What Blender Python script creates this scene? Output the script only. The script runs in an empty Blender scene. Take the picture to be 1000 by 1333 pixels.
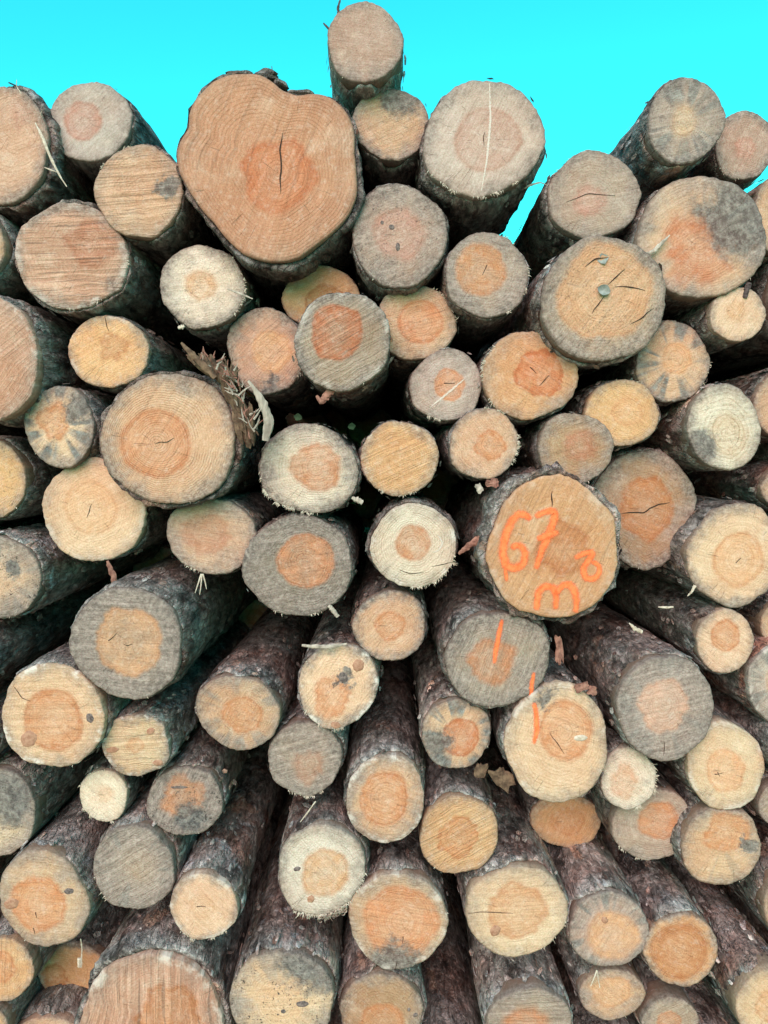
import bpy, math, random
import numpy as np
from mathutils import Vector, Matrix

R = math.radians
scene = bpy.context.scene
col = scene.collection

# ---------------------------------------------------------------- camera
CAM = np.array([0.0, 0.0, 1.55])
PITCH = R(-3.77)
FPX = 1000.0            # focal length in photograph pixels
FRONT = 1.67            # distance from camera to the front of the pile
cam_d = bpy.data.cameras.new('camera')
cam_d.sensor_fit = 'VERTICAL'
cam_d.sensor_height = 36.0
cam_d.lens = 36.0 * FPX / 1333.0
cam_d.clip_start = 0.05
cam_d.clip_end = 6000
cam = bpy.data.objects.new('camera', cam_d)
cam.location = CAM
cam.rotation_euler = (R(90) + PITCH, 0, 0)
col.objects.link(cam)
scene.camera = cam

# ---------------------------------------------------------------- light
SUN_EL, SUN_AZ = R(31), R(194)       # azimuth clockwise from +Y: behind the camera
world = bpy.data.worlds.new('World'); scene.world = world
world.use_nodes = True
wn = world.node_tree; wn.nodes.clear()
wo = wn.nodes.new('ShaderNodeOutputWorld')
bg = wn.nodes.new('ShaderNodeBackground'); bg.inputs['Strength'].default_value = 0.13
sky = wn.nodes.new('ShaderNodeTexSky'); sky.sky_type = 'NISHITA'; sky.sun_disc = False
sky.sun_elevation = SUN_EL; sky.sun_rotation = SUN_AZ
sky.air_density = 2.0; sky.dust_density = 0.0; sky.ozone_density = 1.5
tint = wn.nodes.new('ShaderNodeMix'); tint.data_type = 'RGBA'; tint.blend_type = 'MULTIPLY'
tint.inputs[0].default_value = 1.0
tint.inputs[7].default_value = (0.115, 1.63, 1.60, 1)
wn.links.new(sky.outputs[0], tint.inputs[6])
wn.links.new(tint.outputs[2], bg.inputs['Color'])
wn.links.new(bg.outputs[0], wo.inputs['Surface'])

sun_d = bpy.data.lights.new('sun', 'SUN'); sun_d.energy = 4.3; sun_d.angle = R(54)
sun_d.color = (1.0, 0.595, 0.55)
sun = bpy.data.objects.new('sun', sun_d); col.objects.link(sun)
sd = Vector((math.sin(SUN_AZ) * math.cos(SUN_EL), math.cos(SUN_AZ) * math.cos(SUN_EL), math.sin(SUN_EL)))
sun.rotation_euler = sd.to_track_quat('Z', 'Y').to_euler()
sun.location = sd * 20

vs = scene.view_settings
vs.view_transform = 'Standard'; vs.look = 'None'; vs.exposure = 0.30; vs.gamma = 1.0
vs.use_curve_mapping = False
scene.render.engine = 'CYCLES'

# ---------------------------------------------------------------- helpers
def srgb(r, g, b):
    f = lambda c: ((c / 255 + 0.055) / 1.055) ** 2.4 if c > 10 else c / 255 / 12.92
    return (f(r), f(g), f(b))

def unproject(px, py, depth=0.0):
    """point on the upright plane Y = FRONT + depth seen at a photograph pixel"""
    xc = (px - 500.0) / FPX; yc = (666.5 - py) / FPX
    cp, sp = math.cos(PITCH), math.sin(PITCH)
    d = np.array([xc, cp - yc * sp, sp + yc * cp])
    t = (FRONT + depth) / d[1]
    return CAM + d * t

def scale_at(depth):
    return (FRONT + depth) / FPX

def hash3(ix, iy, iz, seed):
    h = (ix * 374761393 + iy * 668265263 + iz * 2147483647 + seed * 1274126177) & 0xffffffff
    h = ((h ^ (h >> 13)) * 1274126177) & 0xffffffff
    h = ((h ^ (h >> 16)) * 2246822519) & 0xffffffff
    return ((h ^ (h >> 15)) & 0xffffff) / float(0xffffff)

def noise3(x, y, z, seed=0):
    x = np.asarray(x, float); y = np.asarray(y, float); z = np.asarray(z, float)
    x, y, z = np.broadcast_arrays(x, y, z)
    ix = np.floor(x).astype(np.int64); iy = np.floor(y).astype(np.int64); iz = np.floor(z).astype(np.int64)
    fx, fy, fz = x - ix, y - iy, z - iz
    fx = fx * fx * (3 - 2 * fx); fy = fy * fy * (3 - 2 * fy); fz = fz * fz * (3 - 2 * fz)
    o = 0
    for a in (0, 1):
        for b in (0, 1):
            for c in (0, 1):
                w = (fx if a else 1 - fx) * (fy if b else 1 - fy) * (fz if c else 1 - fz)
                o = o + w * hash3(ix + a, iy + b, iz + c, seed)
    return o

def mesh_obj(name, verts, faces, mat, parent=None, smooth=True, uv=None):
    me = bpy.data.meshes.new(name)
    me.from_pydata([tuple(v) for v in verts], [], faces)
    if uv is not None:
        ul = me.uv_layers.new(name='disc')
        li = np.empty(len(me.loops), np.int32); me.loops.foreach_get('vertex_index', li)
        ul.data.foreach_set('uv', np.asarray(uv, np.float32)[li].ravel())
    if smooth:
        me.polygons.foreach_set('use_smooth', [True] * len(me.polygons))
    me.materials.append(mat)
    ob = bpy.data.objects.new(name, me); col.objects.link(ob)
    if parent is not None: ob.parent = parent
    return ob

def tag(o, label=None, cat=None, group=None, kind=None):
    if label: o['label'] = label
    if cat: o['category'] = cat
    if group: o['group'] = group
    if kind: o['kind'] = kind
    return o

# ---------------------------------------------------------------- node helpers
class NT:
    def __init__(s, name):
        s.m = bpy.data.materials.new(name); s.m.use_nodes = True
        s.t = s.m.node_tree; s.t.nodes.clear()
        s.out = s.t.nodes.new('ShaderNodeOutputMaterial')
    def n(s, typ, **kw):
        x = s.t.nodes.new(typ)
        for k, v in kw.items(): setattr(x, k, v)
        return x
    def put(s, sock, v):
        if v is None: return
        if isinstance(v, bpy.types.NodeSocket): s.t.links.new(v, sock)
        else:
            if sock.type == 'RGBA' and len(v) == 3: v = (*v, 1)
            sock.default_value = v
    def math(s, op, a, b=None, c=None, clamp=False):
        x = s.n('ShaderNodeMath', operation=op, use_clamp=clamp)
        s.put(x.inputs[0], a); s.put(x.inputs[1], b); s.put(x.inputs[2], c)
        return x.outputs[0]
    def vm(s, op, a, b=None, scale=None):
        x = s.n('ShaderNodeVectorMath', operation=op)
        s.put(x.inputs[0], a)
        if b is not None: s.put(x.inputs[1], b)
        if scale is not None: s.put(x.inputs['Scale'], scale)
        return x.outputs['Value'] if op in ('LENGTH', 'DOT_PRODUCT', 'DISTANCE') else x.outputs[0]
    def noise(s, vec, scale, detail=2, rough=.5, dist=0.0):
        x = s.n('ShaderNodeTexNoise'); s.put(x.inputs['Vector'], vec)
        s.put(x.inputs['Scale'], scale); s.put(x.inputs['Detail'], detail)
        s.put(x.inputs['Roughness'], rough); s.put(x.inputs['Distortion'], dist)
        return x.outputs['Fac']
    def ss(s, v, lo, hi, a=0.0, b=1.0):
        x = s.n('ShaderNodeMapRange', interpolation_type='SMOOTHSTEP')
        s.put(x.inputs[0], v); s.put(x.inputs[1], lo); s.put(x.inputs[2], hi)
        s.put(x.inputs[3], a); s.put(x.inputs[4], b)
        return x.outputs[0]
    def lin(s, v, lo, hi, a=0.0, b=1.0):
        x = s.n('ShaderNodeMapRange'); s.put(x.inputs[0], v); s.put(x.inputs[1], lo); s.put(x.inputs[2], hi)
        s.put(x.inputs[3], a); s.put(x.inputs[4], b)
        return x.outputs[0]
    def mix(s, f, a, b, mode='MIX'):
        x = s.n('ShaderNodeMix', data_type='RGBA', blend_type=mode)
        s.put(x.inputs[0], f); s.put(x.inputs[6], a); s.put(x.inputs[7], b)
        return x.outputs[2]
    def attr(s, name):
        x = s.n('ShaderNodeAttribute', attribute_type='OBJECT', attribute_name=name)
        return x
    def sep(s, v):
        x = s.n('ShaderNodeSeparateXYZ'); s.put(x.inputs[0], v); return x.outputs
    def comb(s, a, b, c=0.0):
        x = s.n('ShaderNodeCombineXYZ'); s.put(x.inputs[0], a); s.put(x.inputs[1], b); s.put(x.inputs[2], c)
        return x.outputs[0]
    def finish(s, color, rough=.85, height=None, bdist=.002, bstr=.6, spec=.2, alpha=None):
        p = s.n('ShaderNodeBsdfPrincipled')
        s.put(p.inputs['Base Color'], color); s.put(p.inputs['Roughness'], rough)
        s.put(p.inputs['Specular IOR Level'], spec)
        if alpha is not None: s.put(p.inputs['Alpha'], alpha)
        if height is not None:
            b = s.n('ShaderNodeBump'); s.put(b.inputs['Height'], height)
            s.put(b.inputs['Distance'], bdist); s.put(b.inputs['Strength'], bstr)
            s.t.links.new(b.outputs[0], p.inputs['Normal'])
        s.t.links.new(p.outputs[0], s.out.inputs['Surface'])
        return s.m

# ---------------------------------------------------------------- cut wood material
def cut_wood():
    s = NT('cut_wood')
    uv = s.n('ShaderNodeUVMap', uv_map='disc').outputs[0]
    obj = s.n('ShaderNodeTexCoord').outputs['Object']
    seed = s.attr('seed').outputs['Vector']
    sap = s.attr('sap').outputs['Color']; heart = s.attr('heart').outputs['Color']
    p1 = s.sep(s.attr('p1').outputs['Vector'])   # heart radius, x, y
    p2 = s.sep(s.attr('p2').outputs['Vector'])   # irregularity, softness, mix
    p3 = s.sep(s.attr('p3').outputs['Vector'])   # saw angle, saw amount, ring amount
    p4 = s.sep(s.attr('p4').outputs['Vector'])   # grey, blue wedges, mould specks
    p5 = s.sep(s.attr('p5').outputs['Vector'])   # stain blob x, y, radius
    p6 = s.sep(s.attr('p6').outputs['Vector'])   # rim tone, roughness, rings per radius
    so = s.vm('ADD', uv, seed)                   # disc coordinates shifted per log
    mo = s.vm('ADD', obj, seed)                  # metric coordinates shifted per log
    rho = s.vm('LENGTH', uv)
    H = s.vm('SUBTRACT', uv, s.comb(p1[1], p1[2], 0.0))
    dH = s.vm('LENGTH', H)
    dirH = s.vm('NORMALIZE', H)
    dn = s.noise(s.vm('ADD', s.vm('SCALE', dirH, scale=1.0), seed), 1.3, 2, .55)
    wn_ = s.noise(so, 5.0, 3, .6)
    irr = s.math('MULTIPLY', s.math('SUBTRACT', dn, .5), s.math('MULTIPLY', p2[0], 1.9))
    irr2 = s.math('MULTIPLY', s.math('SUBTRACT', wn_, .5), s.math('ADD', s.math('MULTIPLY', p2[0], .5), .03))
    d = s.math('ADD', s.math('ADD', dH, irr), irr2)
    hmask = s.math('SUBTRACT', 1.0, s.ss(d, s.math('SUBTRACT', p1[0], p2[1]), s.math('ADD', p1[0], p2[1])))
    hmask = s.math('MULTIPLY', hmask, p2[2])
    # rings: centred on the pith, turning to follow the outline towards the bark
    dr = s.math('ADD', s.math('MULTIPLY', dH, s.math('SUBTRACT', 1.0, s.math('MULTIPLY', rho, .7))),
                s.math('MULTIPLY', rho, s.math('MULTIPLY', rho, .7)))
    wob = s.noise(so, 2.0, 2, .5)
    rr = s.math('ADD', s.math('MULTIPLY', dr, p6[2]), s.math('MULTIPLY', wob, 1.6))
    ring = s.math('SINE', s.math('MULTIPLY', rr, 6.2832))
    ringw = s.noise(s.comb(rr, 0.0, 0.0), 1.3, 2, .5)
    ringv = s.math('MULTIPLY', s.ss(ring, -.2, 1.0), s.ss(ringw, .3, .7))
    ringpatch = s.ss(s.noise(so, 2.6, 2, .5), .30, .58, .15, 1.0)
    ringv = s.math('MULTIPLY', ringv, s.math('MULTIPLY', ringpatch, p3[2]))
    # base colours
    big = s.noise(so, 1.7, 3, .55)
    c = s.mix(s.ss(big, .3, .72, 0, .55), sap, s.mix(1.0, sap, (.86, .79, .72), 'MULTIPLY'))
    pale = s.ss(s.noise(s.vm('ADD', so, (7.3, 1.1, 3.3)), 2.3, 3, .55), .52, .76, 0, .42)
    c = s.mix(pale, c, s.mix(.55, sap, (.86, .78, .62)))
    hv = s.noise(s.vm('ADD', so, (3.1, 9.2, .3)), 3.0, 3, .6)
    hc = s.mix(s.ss(hv, .3, .7), heart, s.mix(.45, heart, sap))
    cen = s.math('SUBTRACT', 1.0, s.ss(s.math('ADD', d, s.math('MULTIPLY', s.math('SUBTRACT', big, .5), .5)), 0.0, s.math('MULTIPLY', p1[0], .85)))
    hc = s.mix(s.math('MULTIPLY', cen, .62), hc, s.mix(.62, heart, s.mix(.3, sap, (.80, .70, .56))))
    band = s.noise(s.comb(s.math('ADD', dr, s.math('MULTIPLY', wob, .12)), s.math('MULTIPLY', big, .25), 0.0), 15.0, 2, .6)
    hc = s.mix(s.ss(band, .40, .62, 0, .5), hc, s.mix(1.0, hc, (.86, .76, .68), 'MULTIPLY'))
    edge = s.math('SUBTRACT', 1.0, s.ss(s.math('ABSOLUTE', s.math('SUBTRACT', d, s.math('SUBTRACT', p1[0], .03))), 0.0, .075))
    hc = s.mix(s.math('MULTIPLY', edge, .42), hc, s.mix(1.0, heart, (.72, .56, .46), 'MULTIPLY'))
    tw = s.noise(s.vm('ADD', so, (5.5, 2.2, 1.9)), .95, 3, .55)
    c = s.mix(s.ss(tw, .36, .66, 0, .7), c, s.mix(1.0, c, (.93, .82, .79), 'MULTIPLY'))
    c = s.mix(hmask, c, hc)
    c = s.mix(s.math('MULTIPLY', ringv, .48), c, s.mix(1.0, c, (.60, .47, .36), 'MULTIPLY'))
    # saw lines: long streaks across the face
    rot = s.n('ShaderNodeVectorRotate', rotation_type='Z_AXIS')
    s.put(rot.inputs['Vector'], uv); s.put(rot.inputs['Angle'], p3[0])
    st = s.vm('ADD', s.vm('MULTIPLY', rot.outputs[0], (.6, 17.0, 1.0)), s.vm('SCALE', seed, scale=3.0))
    sawn = s.noise(st, 1.0, 3, .62, .15)
    saw = s.ss(sawn, .40, .62)
    sawd = s.ss(s.noise(s.vm('MULTIPLY', st, (1.6, 1.45, 1.0)), 1.0, 1, .4), .62, .68)
    sawc = s.math('MULTIPLY', s.math('SUBTRACT', 1.0, saw), s.math('MULTIPLY', p3[1], .55))
    c = s.mix(sawc, c, s.mix(1.0, c, (.55, .47, .42), 'MULTIPLY'))
    c = s.mix(s.math('MULTIPLY', sawd, s.math('MULTIPLY', p3[1], .5)), c, (.11, .08, .06))
    # grey weathering of the outer wood
    gn = s.noise(s.vm('ADD', so, (1.7, 4.4, 8.8)), 1.5, 6, .68)
    gv = s.math('ADD', s.math('MULTIPLY', gn, .95), s.math('MULTIPLY', rho, .26))
    gthr = s.math('SUBTRACT', 1.06, s.math('MULTIPLY', p4[0], .74))
    gm = s.ss(gv, s.math('SUBTRACT', gthr, .20), s.math('ADD', gthr, .16))
    gm = s.math('MULTIPLY', gm, s.math('SUBTRACT', 1.0, s.math('MULTIPLY', hmask, .86)))
    gm = s.math('MULTIPLY', gm, s.math('MINIMUM', s.math('MULTIPLY', p4[0], 2.2), .76))
    gcol = s.mix(s.ss(s.math('ADD', s.math('MULTIPLY', s.noise(s.vm('MULTIPLY', st, (1.5, .8, 1.0)), 1.0, 5, .7), .6), s.math('MULTIPLY', s.noise(mo, 130.0, 3, .65), .4)), .34, .66), (.145, .122, .108), (.47, .40, .355))
    c = s.mix(gm, c, gcol)
    # blue-stain in wedges along the rays
    P = s.vm('NORMALIZE', uv)
    bn = s.noise(s.vm('ADD', P, s.vm('SCALE', seed, scale=1.7)), 2.3, 2, .55)
    bm = s.math('MULTIPLY', s.ss(bn, .48, .60), s.ss(s.math('ADD', d, s.math('MULTIPLY', wn_, .25)), s.math('ADD', p1[0], .08), s.math('ADD', p1[0], .34)))
    bm = s.math('MULTIPLY', bm, s.math('MULTIPLY', p4[1], s.ss(s.noise(mo, 30.0, 4, .7), .25, .62, .35, 1.0)))
    bcol = s.mix(s.ss(s.noise(mo, 60.0, 3, .6), .35, .68), (.085, .095, .098), (.27, .29, .27))
    c = s.mix(bm, c, bcol)
    # one larger stain where the photograph shows it
    bd = s.vm('DISTANCE', uv, s.comb(p5[0], p5[1], 0.0))
    bd = s.math('ADD', bd, s.math('MULTIPLY', s.math('SUBTRACT', s.noise(so, 3.0, 6, .72), .5), 1.15))
    bl = s.math('SUBTRACT', 1.0, s.ss(bd, s.math('MULTIPLY', p5[2], .55), s.math('MULTIPLY', p5[2], 1.15)))
    bl = s.math('MULTIPLY', bl, s.ss(p5[2], 0.0, .05, 0, .86))
    c = s.mix(bl, c, s.mix(s.ss(s.noise(mo, 75.0, 4, .65), .34, .66), (.055, .06, .066), (.21, .215, .20)))
    # dirt worked into the outer wood
    dirt = s.ss(s.math('ADD', rho, s.math('MULTIPLY', s.math('SUBTRACT', s.noise(s.vm('ADD', so, (2.2, 6.1, .7)), 2.2, 6, .7), .5), .95)), .66, 1.08)
    dirt = s.math('MULTIPLY', dirt, s.math('SUBTRACT', 1.0, s.math('MULTIPLY', hmask, .6)))
    c = s.mix(s.math('MULTIPLY', dirt, s.attr('dirt').outputs['Fac']), c, s.mix(s.ss(s.noise(mo, 110.0, 3, .65), .35, .65), (.125, .108, .096), (.32, .28, .245)))
    # mould specks
    mn = s.noise(mo, 190.0, 3, .65)
    mpatch = s.ss(s.noise(so, 2.9, 3, .6), .40, .66)
    mm = s.math('MULTIPLY', s.ss(mn, .55, .66), s.math('MULTIPLY', mpatch, p4[2]))
    c = s.mix(mm, c, (.055, .05, .045))
    # short drying checks along the rays
    rayn = s.noise(s.vm('ADD', s.vm('MULTIPLY', dirH, (9.0, 9.0, 1.0)), s.comb(s.math('MULTIPLY', dH, 1.1), 0.0, 0.0)), 2.0, 2, .55)
    ray = s.math('MULTIPLY', s.ss(rayn, .63, .69), s.math('MULTIPLY', s.ss(s.noise(so, 3.7, 2, .5), .48, .58), .34))
    c = s.mix(ray, c, (.10, .065, .045))
    # fibres, flecks
    f1 = s.noise(mo, 330.0, 2, .6); f2 = s.noise(mo, 90.0, 4, .65)
    c = s.mix(s.ss(f1, .38, .66, 0, .55), c, s.mix(1.0, c, (.70, .65, .60), 'MULTIPLY'))
    c = s.mix(s.ss(f2, .48, .76, 0, .34), c, s.mix(.55, c, (.82, .74, .64)))
    fb = s.noise(s.vm('MULTIPLY', st, (3.2, 2.1, 1.0)), 1.0, 4, .7)
    c = s.mix(s.ss(fb, .36, .64, 0, .40), c, s.mix(1.0, c, (.74, .70, .66), 'MULTIPLY'))
    # rim: brown inner bark, or a pale torn rim
    rn = s.math('ADD', rho, s.math('MULTIPLY', s.math('SUBTRACT', s.noise(so, 7.0, 3, .6), .5), .12))
    rimd = s.math('MULTIPLY', s.ss(rn, .94, 1.0), s.math('MAXIMUM', p6[0], 0.0))
    c = s.mix(rimd, c, (.075, .05, .038))
    rimp = s.math('MULTIPLY', s.ss(rn, .84, .95), s.math('MAXIMUM', s.math('MULTIPLY', p6[0], -1.0), 0.0))
    rimp = s.math('MULTIPLY', rimp, s.ss(s.noise(so, 2.2, 5, .65), .50, .62, 0, .75))
    c = s.mix(rimp, c, (.70, .66, .58))
    side = s.math('MULTIPLY', s.ss(rho, 1.002, 1.008), s.ss(s.noise(mo, 45.0, 4, .65), .30, .62, .35, .9))
    c = s.mix(side, c, (.16, .105, .075))
    # relief
    h = s.math('MULTIPLY', saw, s.math('MULTIPLY', p3[1], .55))
    h = s.math('ADD', h, s.math('MULTIPLY', ringv, -.35))
    fz = s.math('ADD', s.math('MULTIPLY', s.noise(mo, 240.0, 4, .7), 1.0), s.math('MULTIPLY', s.noise(mo, 75.0, 3, .6), 1.2))
    h = s.math('ADD', h, s.math('MULTIPLY', fz, p6[1]))
    h = s.math('ADD', h, s.math('MULTIPLY', ray, -1.0))
    return s.finish(c, .88, h, .0028, .85, .12)

def bark_mat():
    s = NT('pine_bark')
    obj = s.n('ShaderNodeTexCoord').outputs['Object']
    rnd = s.attr('seed').outputs['Vector']
    tone = s.sep(s.attr('bark').outputs['Vector'])      # brightness, red, lichen
    mo = s.vm('ADD', obj, rnd)
    ms = s.vm('MULTIPLY', mo, (1.0, .36, 1.0))
    n1 = s.noise(ms, 26.0, 5, .65, .3); n2 = s.noise(ms, 75.0, 4, .65, .4); n3 = s.noise(mo, 7.0, 3, .6)
    c = s.mix(s.ss(n1, .38, .62), (.022, .020, .018), (.145, .132, .118))
    c = s.mix(s.ss(n2, .50, .72, 0, .7), c, (.27, .245, .228))
    pa = s.ss(s.noise(s.vm('MULTIPLY', mo, (1.0, .5, 1.0)), 6.5, 5, .65), .46, .62, 0, .75)
    c = s.mix(pa, c, s.mix(s.ss(n2, .3, .7), (.085, .080, .073), (.31, .297, .272)))
    red = s.math('MULTIPLY', s.ss(n3, .44, .64), tone[1])
    c = s.mix(red, c, s.mix(s.ss(n2, .3, .7), (.060, .030, .024), (.22, .105, .070)))
    bare = s.ss(s.noise(s.vm('ADD', s.vm('MULTIPLY', mo, (1.0, .55, 1.0)), (3.0, 8.0, 1.0)), 12.0, 5, .65), .60, .66, 0, .8)
    c = s.mix(s.math('MULTIPLY', bare, s.math('ADD', tone[1], .25)), c, s.mix(s.ss(n2, .3, .7), (.17, .10, .07), (.36, .235, .165)))
    li = s.math('MULTIPLY', s.ss(s.noise(mo, 19.0, 5, .7), .55, .66), tone[2])
    c = s.mix(li, c, (.27, .285, .295))
    sp = s.ss(s.noise(mo, 95.0, 2, .5), .70, .76)
    c = s.mix(s.math('MULTIPLY', sp, .5), c, (.36, .35, .34))
    v = s.n('ShaderNodeTexVoronoi', feature='DISTANCE_TO_EDGE')
    s.put(v.inputs['Vector'], s.vm('ADD', ms, s.vm('SCALE', s.comb(n1, n2, n1), scale=.045))); s.put(v.inputs['Scale'], 42.0)
    crk = s.ss(v.outputs[0], 0.0, .10)
    c = s.mix(s.math('MULTIPLY', s.math('SUBTRACT', 1.0, crk), .28), c, (.024, .019, .018))
    c = s.vm('SCALE', c, scale=s.math('MULTIPLY', tone[0], 1.8))
    h = s.math('ADD', s.math('ADD', s.math('MULTIPLY', n1, .9), s.math('MULTIPLY', n2, .8)), s.math('MULTIPLY', crk, .18))
    return s.finish(c, .82, h, .019, 1.0, .18)

def plain(name, c1, c2, scale=60, rough=.85, bump=.001, stretch=(1, 1, 1)):
    s = NT(name)
    obj = s.n('ShaderNodeTexCoord').outputs['Object']
    v = s.vm('MULTIPLY', obj, stretch)
    n = s.noise(v, scale, 4, .65)
    return s.finish(s.mix(s.ss(n, .3, .7), c1, c2), rough, n, bump, .7, .15)

def paint_mat():
    s = NT('spray_paint')
    uv = s.n('ShaderNodeUVMap', uv_map='disc').outputs[0]
    obj = s.n('ShaderNodeTexCoord').outputs['Object']
    u = s.sep(uv)
    e = s.math('ABSOLUTE', u[0])                     # 0 in the middle of the stroke, 1 at its edge
    n = s.noise(obj, 420.0, 3, .7); n2 = s.noise(obj, 90.0, 3, .6)
    cover = s.math('ADD', s.math('SUBTRACT', 1.0, e), s.math('MULTIPLY', s.math('SUBTRACT', n, .5), .9))
    cover = s.math('ADD', cover, s.math('MULTIPLY', s.math('SUBTRACT', n2, .5), .55))
    a = s.math('MULTIPLY', s.ss(s.math('ADD', cover, s.math('MULTIPLY', s.math('SUBTRACT', s.noise(obj, 950.0, 2, .6), .5), .95)), .12, .85, 0, .95), u[1])
    c = s.mix(s.ss(n2, .3, .7), (.95, .165, .045), (1.0, .24, .08))
    return s.finish(c, .65, n, .0008, .5, .3, a)

WOOD = cut_wood(); BARK = bark_mat(); PAINT = paint_mat()
CRACK = plain('crack_shadow', (.030, .020, .015), (.055, .035, .024), 200)
KNOT = plain('knot_wood', (.28, .145, .09), (.42, .25, .165), 140)
KNOTDARK = plain('dark_knot', (.06, .05, .048), (.22, .18, .16), 140)
FIBRE = plain('torn_fibre', (.36, .30, .22), (.64, .58, .47), 120)
GREYWOOD = plain('weathered_splinter', (.20, .175, .14), (.50, .45, .37), 60, stretch=(1, 1, .2))
DARKWOOD = plain('rotten_wood', (.055, .035, .024), (.20, .135, .085), 70)
REDBARK = plain('inner_bark', (.13, .06, .045), (.36, .19, .14), 80)
LEAF = plain('dried_leaf', (.14, .17, .15), (.33, .36, .33), 70)
GREEN = plain('green_leaf', (.015, .035, .018), (.045, .08, .04), 70)
TWIG = plain('twig_bark', (.04, .03, .03), (.11, .085, .08), 100)

def ground_mat():
    s = NT('forest_track_soil')
    obj = s.n('ShaderNodeTexCoord').outputs['Object']
    n = s.noise(obj, 1.3, 6, .65); n2 = s.noise(obj, 22.0, 4, .65); n3 = s.noise(obj, .12, 3, .5)
    c = s.mix(s.ss(n2, .3, .7), (.26, .17, .11), (.46, .33, .22))
    c = s.mix(s.ss(n, .52, .68, 0, .6), c, (.11, .11, .05))
    c = s.mix(s.ss(n3, .4, .6, 0, .5), c, (.30, .22, .15))
    return s.finish(c, .95, n2, .02, .8, .1)

# ---------------------------------------------------------------- ground
def ground():
    xs = np.concatenate([-np.geomspace(2500, 4, 14), np.linspace(-3, 3, 25), np.geomspace(4, 2500, 14)])
    ys = np.concatenate([-np.geomspace(2500, 3, 14), np.linspace(-2.5, 7, 39), np.geomspace(8, 2500, 14)])
    X, Y = np.meshgrid(xs, ys)
    near = np.exp(-(X ** 2 + (Y - 2) ** 2) / 60.0)
    Z = (noise3(X * 1.7, Y * 1.7, 0 * X, 3) - .5) * .07 * near
    v = np.stack([X.ravel(), Y.ravel(), Z.ravel()], 1)
    nx = len(xs)
    f = [(j * nx + i, j * nx + i + 1, (j + 1) * nx + i + 1, (j + 1) * nx + i) for j in range(len(ys) - 1) for i in range(nx - 1)]
    tag(mesh_obj('ground', v, f, ground_mat()), kind='structure')
ground()

# ---------------------------------------------------------------- colours of the wood
SAP = {'E': (196, 156, 126), 'P': (222, 196, 164), 'Y': (220, 182, 138), 'T': (206, 176, 146), 'G': (176, 162, 146), 'D': (134, 124, 112),
       'W': (224, 214, 196), 'K': (206, 170, 146), 'A': (190, 178, 168), 'N': (208, 164, 124), 'B': (176, 146, 118), 'M': (184, 162, 146)}
HRT = {'S': (212, 176, 154), 'O': (204, 146, 106), 'L': (216, 172, 132), 'B': (184, 126, 86), 'R': (190, 134, 106), 'P': (192, 150, 134), 'C': (194, 122, 84), 'W': (208, 180, 150)}

LOGS = []
def L(label, cx, cy, rx, ry, dep=0.0, rot=0, **k):
    k.update(label=label, cx=cx, cy=cy, rx=rx, ry=ry, dep=dep, rot=rot)
    LOGS.append(k)

# ---- the skyline of the pile, left to right
L('grey pink log end cut by the left edge, long splinter peeling off its rim', 2, 187, 59, 75, .0, sap='K', heart='P', hr=.22, h=(28, 150), hi=.3, hs=.10, g=.25, bt=.09, saw=(20, .2), fr=(.25, 70, 60), lichen=.5)
L('pale grey log end with pink heart, topmost at left against the sky', 117, 158, 54, 49, .03, sap='A', heart='P', hr=.48, h=(108, 157), hi=.10, g=.28, ring=.1, rough=.35)
L('tan log end with straight saw lines and a bluish patch at its right edge', 181, 249, 57, 57, -.01, sap='T', heart='L', hr=.35, h=(195, 262), hm=.25, hs=.2, saw=(4, .75), blob=(219, 245, 16), g=.12, fr=(.3, 150, 40), flats=[(-95, .98)])
L('log end with horizontal saw ridges and a reddish heart off to the upper right', 93, 334, 71, 68, .0, sap='K', heart='R', hr=.44, h=(118, 318), hi=.2, hs=.08, saw=(3, 1.0), rim=-.5, bt=.07, fr=(.4, 0, 50), flats=[(-60, .95)])
L('largest log, lobed outline with dark vertical crack in its heart, against the sky', 352, 216, 114, 118, -.03, sap='E', heart='C', hr=.42, h=(362, 225), hi=.16, hm=.85, dirt=.2, hs=.02, ring=.75, rn=26, bt=.048, g=.05, saw=(68, .35), rough=.25, barkb=.75,
  outline=[(461, 229), (461, 248), (456, 266), (440, 288), (411, 311), (386, 331), (350, 335), (320, 328), (300, 311), (280, 286), (252, 251), (238, 226), (235, 200), (240, 186), (251, 169), (250, 156), (256, 140), (279, 114), (300, 104), (320, 102), (339, 103), (354, 110), (367, 122), (386, 128), (406, 125), (427, 128), (445, 143), (456, 162), (458, 198)],
  cracks=[[(368, 175), (364, 196), (366, 214), (364, 232), (365, 250)]])
L('small grey log highest on the pile, standing alone above the skyline', 475, 55, 47, 49, -.02, sap='M', heart='P', hr=.5, hm=.2, hs=.3, g=.35, ring=.1, barkb=1.15, rot=5, bt=.05, lichen=.6)
L('rough log end with a dark blue stain on top, below the highest log', 509, 161, 48, 45, .04, sap='T', heart='W', hr=.6, hm=.2, hs=.3, saw=(25, .45), blob=(524, 122, 36), g=.35, rough=.9)
L('egg shaped pale pink log end with white vertical streak, against the sky', 629, 180, 77, 72, -.02, rot=20, sap='A', heart='P', hr=.56, h=(634, 182), hi=.05, hs=.02, hm=.75, ring=.15, g=.1, rough=.55, fr=(.9, -85, 50), bt=.06, streaks=[[(637, 112), (638, 160), (634, 205), (627, 246)]], cracks=[[(631, 173), (629, 182), (630, 190)]])
L('grey mottled log end with black specks, right of the largest log', 520, 307, 60, 66, .0, sap='G', heart='P', hr=.52, h=(520, 305), hi=.2, hs=.08, g=.5, m=.8, rough=.8, barkb=.9, spots=[(510, 296, 5, 4), (518, 321, 4, 6), (498, 290, 3, 3)])
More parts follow.
